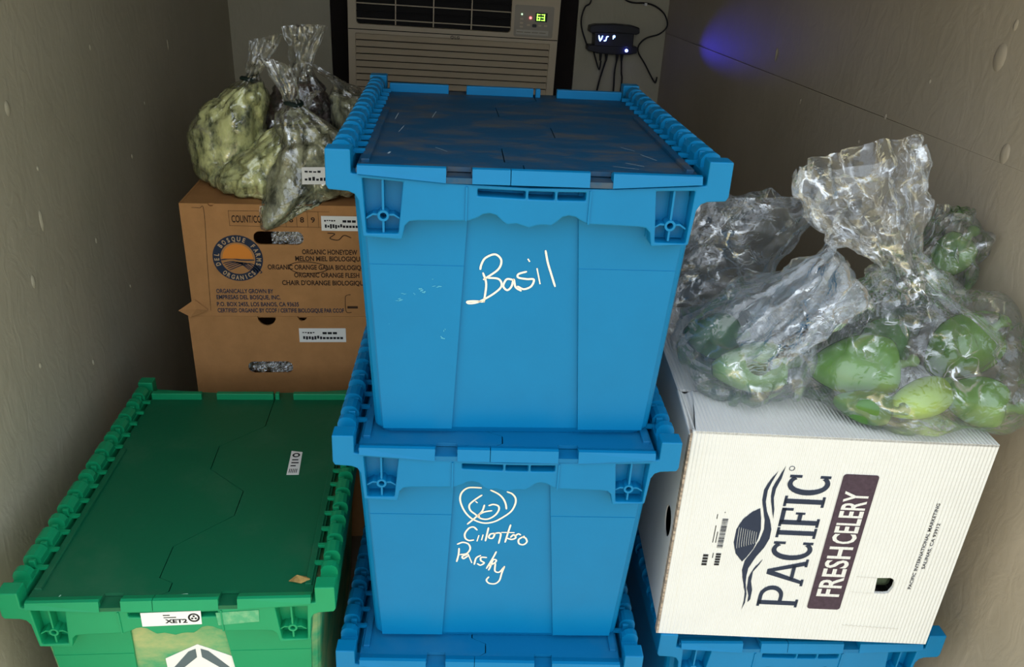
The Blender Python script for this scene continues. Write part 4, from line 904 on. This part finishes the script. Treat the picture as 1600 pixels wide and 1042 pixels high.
def pepper(label, loc, size, length, rot, col, seed, group='green peppers in clear bags'):
    rs = random.Random(seed)
    t = thing('green_pepper', label, 'pepper', loc, 0, group)
    n, mm = 28, 16; v = []; f = []
    lob = rs.choice((3, 4)); ph = rs.random()*6
    for j in range(mm+1):
        u = j/mm
        prof = math.sin(PI*min(1, u*0.92+0.04))**0.55*(1.0-0.28*(u**1.6))
        zz = length*(u-0.5)*-1
        if u < 0.16: zz -= length*0.12*(1-u/0.16)
        for k in range(n):
            a = 2*PI*k/n
            r = size*prof*(1+0.15*(1.2*abs(math.cos(lob*a*0.5+ph))-0.75)*(0.4+0.6*math.sin(PI*u))+0.05*math.sin(2*a+ph*2+u*2))
            v.append((r*math.cos(a), r*math.sin(a), zz))
    for j in range(mm):
        for k in range(n): f.append((j*n+k, j*n+(k+1) % n, (j+1)*n+(k+1) % n, (j+1)*n+k))
    f.append(tuple(range(n))); f.append(tuple(range(mm*n, (mm+1)*n)))
    m = mat('pepper_skin_%s' % col, {'dark': (0.045, 0.14, 0.018), 'mid': (0.10, 0.24, 0.02), 'light': (0.24, 0.36, 0.03), 'pale': (0.15, 0.27, 0.08)}[col], 0.22, 0.6, var=0.22, vscale=16)
    b = pydata('body', v, f, m, t, True)
    s = tube('stem', [(0, 0, length*0.38), (0.001, 0.001, length*0.45), (0.004, 0.002, length*0.50), (0.009, 0.004, length*0.54)], lambda q: 0.0095-0.004*math.sin(PI*min(1, q*1.3))+0.001*q, STEM, t, 8, 4)
    t.rotation_euler = rot
    return t
BTOP = WZ+0.0005
PEP = [
    # label, loc, radius, length, rotation, colour
    ('large glossy green pepper at the front left of the nearest clear bag', (0.695, 1.065, -0.578), 0.057, 0.150, (1.35, 0.2, 1.2), 'mid'),
    ('yellow-green pepper lying along the front of the nearest clear bag', (0.765, 1.000, -0.600), 0.034, 0.130, (1.45, 0.1, 1.9), 'light'),
    ('upright green pepper at the right side of the nearest clear bag', (0.880, 1.085, -0.556), 0.055, 0.135, (0.5, 0.35, 0.3), 'mid'),
    ('green pepper in the lower right corner of the nearest clear bag', (0.850, 0.985, -0.596), 0.040, 0.105, (1.4, 0.3, 0.6), 'mid'),
    ('dark green pepper deep in the middle of the nearest clear bag', (0.785, 1.150, -0.585), 0.046, 0.120, (1.2, 0.4, 2.4), 'dark'),
    ('small green pepper at the lower left edge of the nearest clear bag', (0.675, 0.990, -0.606), 0.029, 0.095, (1.5, 0.1, 1.0), 'dark'),
    ('pale green pepper in the clear bag beside the blue tote', (0.530, 1.085, -0.590), 0.045, 0.130, (1.45, 0.0, 1.45), 'pale'),
    ('dark green pepper at the back of the clear bag beside the blue tote', (0.505, 1.205, -0.592), 0.042, 0.110, (1.3, 0.2, 0.7), 'dark'),
    ('green pepper at the base of the rear clear bag by the right wall', (0.870, 1.265, -0.585), 0.046, 0.115, (1.4, 0.1, 1.0), 'dark'),
    ('pale green pepper high in the rear clear bag by the right wall', (0.906, 1.215, -0.445), 0.036, 0.095, (0.35, 0.2, 0.4), 'pale'),
    ('green pepper halfway up the rear clear bag by the right wall', (0.905, 1.245, -0.510), 0.040, 0.100, (1.3, 0.3, 2.6), 'mid'),
]
SP = []
for i, (lb, lc, r, ln, ro, co) in enumerate(PEP):
    pepper(lb, lc, r, ln, ro, co, i+1)
    ax = Matrix.Rotation(ro[2], 3, 'Z') @ Matrix.Rotation(ro[1], 3, 'Y') @ Matrix.Rotation(ro[0], 3, 'X') @ Vector((0, 0, 1))
    for k in (-0.3, 0, 0.3): SP.append((lc[0]+ax.x*ln*k, lc[1]+ax.y*ln*k, lc[2]+ax.z*ln*k, r*(1.17 if k == 0 else 1.12)))
XM = XR-0.004
# nearest bag: body over the peppers, gathered neck, open mouth standing up and leaning left
X = relax_bag([(0.0, 0.77, 1.05, BTOP+.001, 0.02, 0.02, 0, 0), (0.06, 0.77, 1.05, BTOP+.002, 0.10, 0.085, 0, 0), (0.14, 0.775, 1.055, -0.615, 0.165, 0.125, 0, 0), (0.26, 0.785, 1.06, -0.565, 0.178, 0.120, 0, 0), (0.40, 0.785, 1.075, -0.51, 0.135, 0.095, 0, 0),
               (0.55, 0.755, 1.095, -0.45, 0.060, 0.05, 0, 0), (0.62, 0.735, 1.10, -0.415, 0.030, 0.026, 0.1, 0), (0.70, 0.705, 1.105, -0.375, 0.050, 0.036, 0.35, 0), (0.82, 0.665, 1.11, -0.325, 0.082, 0.045, 0.35, 0), (1.0, 0.640, 1.115, -0.255, 0.090, 0.040, 0.25, 0)],
              1.05, 132, 96, SP[:18], 90, 11, BTOP+.0005, XM, guide=0.012, pleat=0.16)
b1 = bag_mesh('plastic_bag', X, FILM); tag(b1, 'nearest clear plastic bag of green peppers, gathered neck standing up', 'plastic bag', 'clear pepper bags')
# bag beside the tote: its gathered neck folds over toward the left front
X = relax_bag([(0.0, 0.53, 1.13, BTOP+.001, 0.02, 0.02, 0, 0), (0.07, 0.53, 1.13, BTOP+.002, 0.07, 0.10, 0, 0), (0.18, 0.53, 1.13, -0.60, 0.100, 0.125, 0, 0), (0.34, 0.535, 1.135, -0.545, 0.098, 0.11, 0, 0), (0.50, 0.58, 1.13, -0.50, 0.07, 0.075, -.3, 0),
               (0.60, 0.655, 1.105, -0.445, 0.036, 0.032, -1.0, 0), (0.68, 0.665, 1.085, -0.425, 0.034, 0.045, -1.6, 0.3), (0.80, 0.60, 1.06, -0.455, 0.036, 0.062, 0.8, 0.4), (1.0, 0.525, 1.045, -0.505, 0.045, 0.060, 1.0, 0.3)],
              0.92, 116, 88, SP, 90, 12, BTOP+.0005, None, guide=0.012, pleat=0.16)
b2 = bag_mesh('plastic_bag', X, FILMW); tag(b2, 'clear plastic bag of peppers beside the blue tote, whitish neck folded left', 'plastic bag', 'clear pepper bags')
# loose empty film bag behind it
X = relax_bag([(0.0, 0.50, 1.33, BTOP+.001, 0.02, 0.02, 0, 0), (0.1, 0.50, 1.33, BTOP+.004, 0.075, 0.07, 0, 0), (0.3, 0.50, 1.32, -0.57, 0.095, 0.075, 0, 0), (0.6, 0.535, 1.30, -0.47, 0.125, 0.065, 0, 0), (0.85, 0.565, 1.29, -0.405, 0.12, 0.045, 0.05, 0), (1.0, 0.575, 1.28, -0.365, 0.115, 0.02, 0.02, 0)],
              0.78, 84, 60, [], 60, 13, BTOP+.0005, None, guide=0.02, pleat=0.14)
b3 = bag_mesh('plastic_bag', X, FILM); tag(b3, 'empty clear plastic bag crumpled behind the pepper bags, next to the top blue tote', 'plastic bag', 'clear pepper bags')
# rear bag against the right wall
X = relax_bag([(0.0, 0.875, 1.25, BTOP+.001, 0.02, 0.02, 0, 0), (0.1, 0.875, 1.25, BTOP+.003, 0.06, 0.06, 0, 0), (0.25, 0.885, 1.25, -0.585, 0.072, 0.075, 0, 0), (0.5, 0.892, 1.235, -0.50, 0.066, 0.065, 0, 0), (0.72, 0.895, 1.22, -0.44, 0.055, 0.05, 0, 0), (0.9, 0.885, 1.215, -0.395, 0.03, 0.024, 0.2, 0), (1.0, 0.88, 1.21, -0.365, 0.02, 0.03, 0.2, 0)],
              0.55, 72, 60, SP, 60, 14, BTOP+.0005, XM, guide=0.02, pleat=0.14)
b4 = bag_mesh('plastic_bag', X, FILM); tag(b4, 'tall narrow clear plastic bag of peppers against the right wall', 'plastic bag', 'clear pepper bags')

# bags of leafy greens on the printed box
def greens_bag(label, rows, Circ, NU, NV, seed, fill, leafm, filmm, tie_s=None, zmin=BT+0.0006, corner=None):
    t = thing('bag_of_greens', label, 'bag of greens', (fill[0], fill[1], BT), 0, 'bags of leafy greens')
    off = np.array([fill[0], fill[1], BT])
    X = relax_bag(rows, Circ, NU, NV, [], 70, seed, zmin, None, guide=0.03, pleat=0.15, crumple=0.15, capf=1.6, corner=corner)
    def outside(Q):                                       # what hangs below the box top hangs in front of the box
        low = Q[..., 2] < BT; Q[..., 1] = np.where(low, np.minimum(Q[..., 1], BY0-0.002), Q[..., 1]); return Q
    X = outside(X)
    bag_mesh('film', X-off, filmm, t)
    # leafy mass filling the lower part, following the film from just inside
    J = int(NV*fill[2])
    cen = X[:J].mean(axis=1, keepdims=True)
    Y = cen+(X[:J]-cen)*0.955
    Y = outside(Y); v = (Y-off)
    rs = np.random.RandomState(seed+50)
    v = v+rs.randn(*v.shape)*0.0010
    vv = v.reshape(-1, 3).tolist(); f = []
    for j in range(J-1):
        for i in range(NU): f.append((j*NU+i, j*NU+(i+1) % NU, (j+1)*NU+(i+1) % NU, (j+1)*NU+i))
    f.append(tuple(range((J-1)*NU, J*NU))); f.append(tuple(reversed(range(NU))))
    g = pydata('leafy_greens', vv, f, leafm, t, True, fix=False)
    if tie_s is not None:
        j = int(tie_s*(NV-1)); c = X[j].mean(0)-off
        pts = [(c[0]+0.017*math.cos(a), c[1]+0.017*math.sin(a), c[2]+0.002*math.sin(2*a)) for a in [2*PI*k/10 for k in range(11)]]
        tube('tie', pts, 0.005, mat('dark_twist_tie', (0.01, 0.02, 0.016), 0.6, 0.2), t, 6, 3)
    return t
greens_bag('pale yellow-green bag of leaves, leftmost on the printed box', [(0, -0.44, 1.93, BT+.001, .02, .02, 0, 0), (.08, -0.44, 1.93, BT+.003, .07, .06, 0, 0), (.22, -0.435, 1.93, -0.50, .092, .08, 0, 0), (.42, -0.43, 1.93, -0.42, .092, .08, 0, 0), (.58, -0.405, 1.92, -0.345, .066, .06, .2, 0), (.70, -0.365, 1.91, -0.300, .016, .016, .3, 0), (.82, -0.345, 1.90, -0.265, .026, .02, .3, 0), (1, -0.325, 1.90, -0.215, .036, .026, .3, 0)],
           0.60, 88, 72, 21, (-0.44, 1.93, 0.66), LEAFY, FILMG, 0.70)
greens_bag('grey-green bag of leaves lying in the middle of the printed box', [(0, -0.36, 1.835, BT+.001, .02, .02, 0, 0), (.1, -0.36, 1.835, BT+.003, .085, .05, 0, 0), (.3, -0.355, 1.84, -0.505, .095, .065, 0, 0), (.55, -0.335, 1.85, -0.45, .080, .06, .3, 0), (.75, -0.29, 1.865, -0.40, .05, .04, .4, 0), (.88, -0.262, 1.87, -0.36, .016, .014, .3, 0), (1, -0.24, 1.87, -0.325, .025, .02, .3, 0)],
           0.58, 88, 64, 22, (-0.36, 1.835, 0.80), LEAFY, FILMG, None)
h3 = greens_bag('grey bag of leaves with a white sticker, drooping over the box edge', [(0, -0.225, 1.84, BT+.001, .02, .02, 0, 0), (.1, -0.225, 1.83, BT+.003, .095, .06, 0, 0), (.3, -0.215, 1.825, -0.51, .110, .072, 0.12, 0), (.55, -0.225, 1.82, -0.43, .088, .062, .1, 0), (.75, -0.255, 1.815, -0.37, .045, .035, .1, 0), (.84, -0.268, 1.815, -0.335, .013, .013, 0, 0), (.92, -0.275, 1.81, -0.295, .024, .018, -.2, 0), (1, -0.295, 1.81, -0.255, .034, .022, -.4, 0)],
                0.66, 96, 72, 23, (-0.225, 1.83, 0.72), LEAFY2, FILMG, 0.84, corner=[((-0.338, 1.735, -0.592), (-0.295, 1.775, -0.515), 0.05)])
greens_bag('dark purple-leaved bag behind the other greens, neck flaring upward', [(0, -0.29, 2.0, BT+.001, .02, .02, 0, 0), (.1, -0.29, 2.0, BT+.003, .08, .07, 0, 0), (.3, -0.285, 2.0, -0.48, .10, .08, 0, 0), (.55, -0.28, 1.99, -0.38, .085, .065, 0, 0), (.74, -0.27, 1.97, -0.30, .03, .028, 0, 0), (.82, -0.265, 1.965, -0.275, .022, .02, 0, 0), (1, -0.245, 1.96, -0.195, .045, .03, .1, 0)],
           0.62, 88, 68, 24, (-0.29, 2.0, 0.70), LEAFY3, FILMG, None)
greens_bag('grey bag of leaves at the right rear, partly behind the blue tote', [(0, -0.11, 1.98, BT+.001, .02, .02, 0, 0), (.1, -0.11, 1.98, BT+.003, .085, .07, 0, 0), (.35, -0.11, 1.98, -0.47, .105, .085, 0, 0), (.6, -0.12, 1.97, -0.38, .085, .07, 0, 0), (.8, -0.16, 1.95, -0.325, .03, .028, -.3, 0), (1, -0.215, 1.93, -0.285, .042, .03, -.5, 0)],
           0.60, 80, 60, 25, (-0.11, 1.98, 0.72), LEAFY2, FILMG, None)
s = plate('sticker', [(0.0, 0.0), (0.070, 0.002), (0.069, 0.036), (0.0, 0.034)], [], lambda a, b, d: (a-0.022, -0.098-d+b*0.35, b+0.052), 0.0008, PAPER, h3); s['label'] = 'white paper sticker'
bm = bmesh.new(); g = lambda a, b: (a-0.022, -0.0995+b*0.35, b+0.052)
random.seed(9)
for k in range(4): rect(bm, 0.006+k*0.009, 0.024, 0.0125+k*0.009, 0.0265+0.002*random.random(), g)
for k in range(7): rect(bm, 0.006+k*0.008, 0.008, 0.0115+k*0.008, 0.012+0.004*random.random(), g)
flat_obj('print', bm, BLACKP, s)
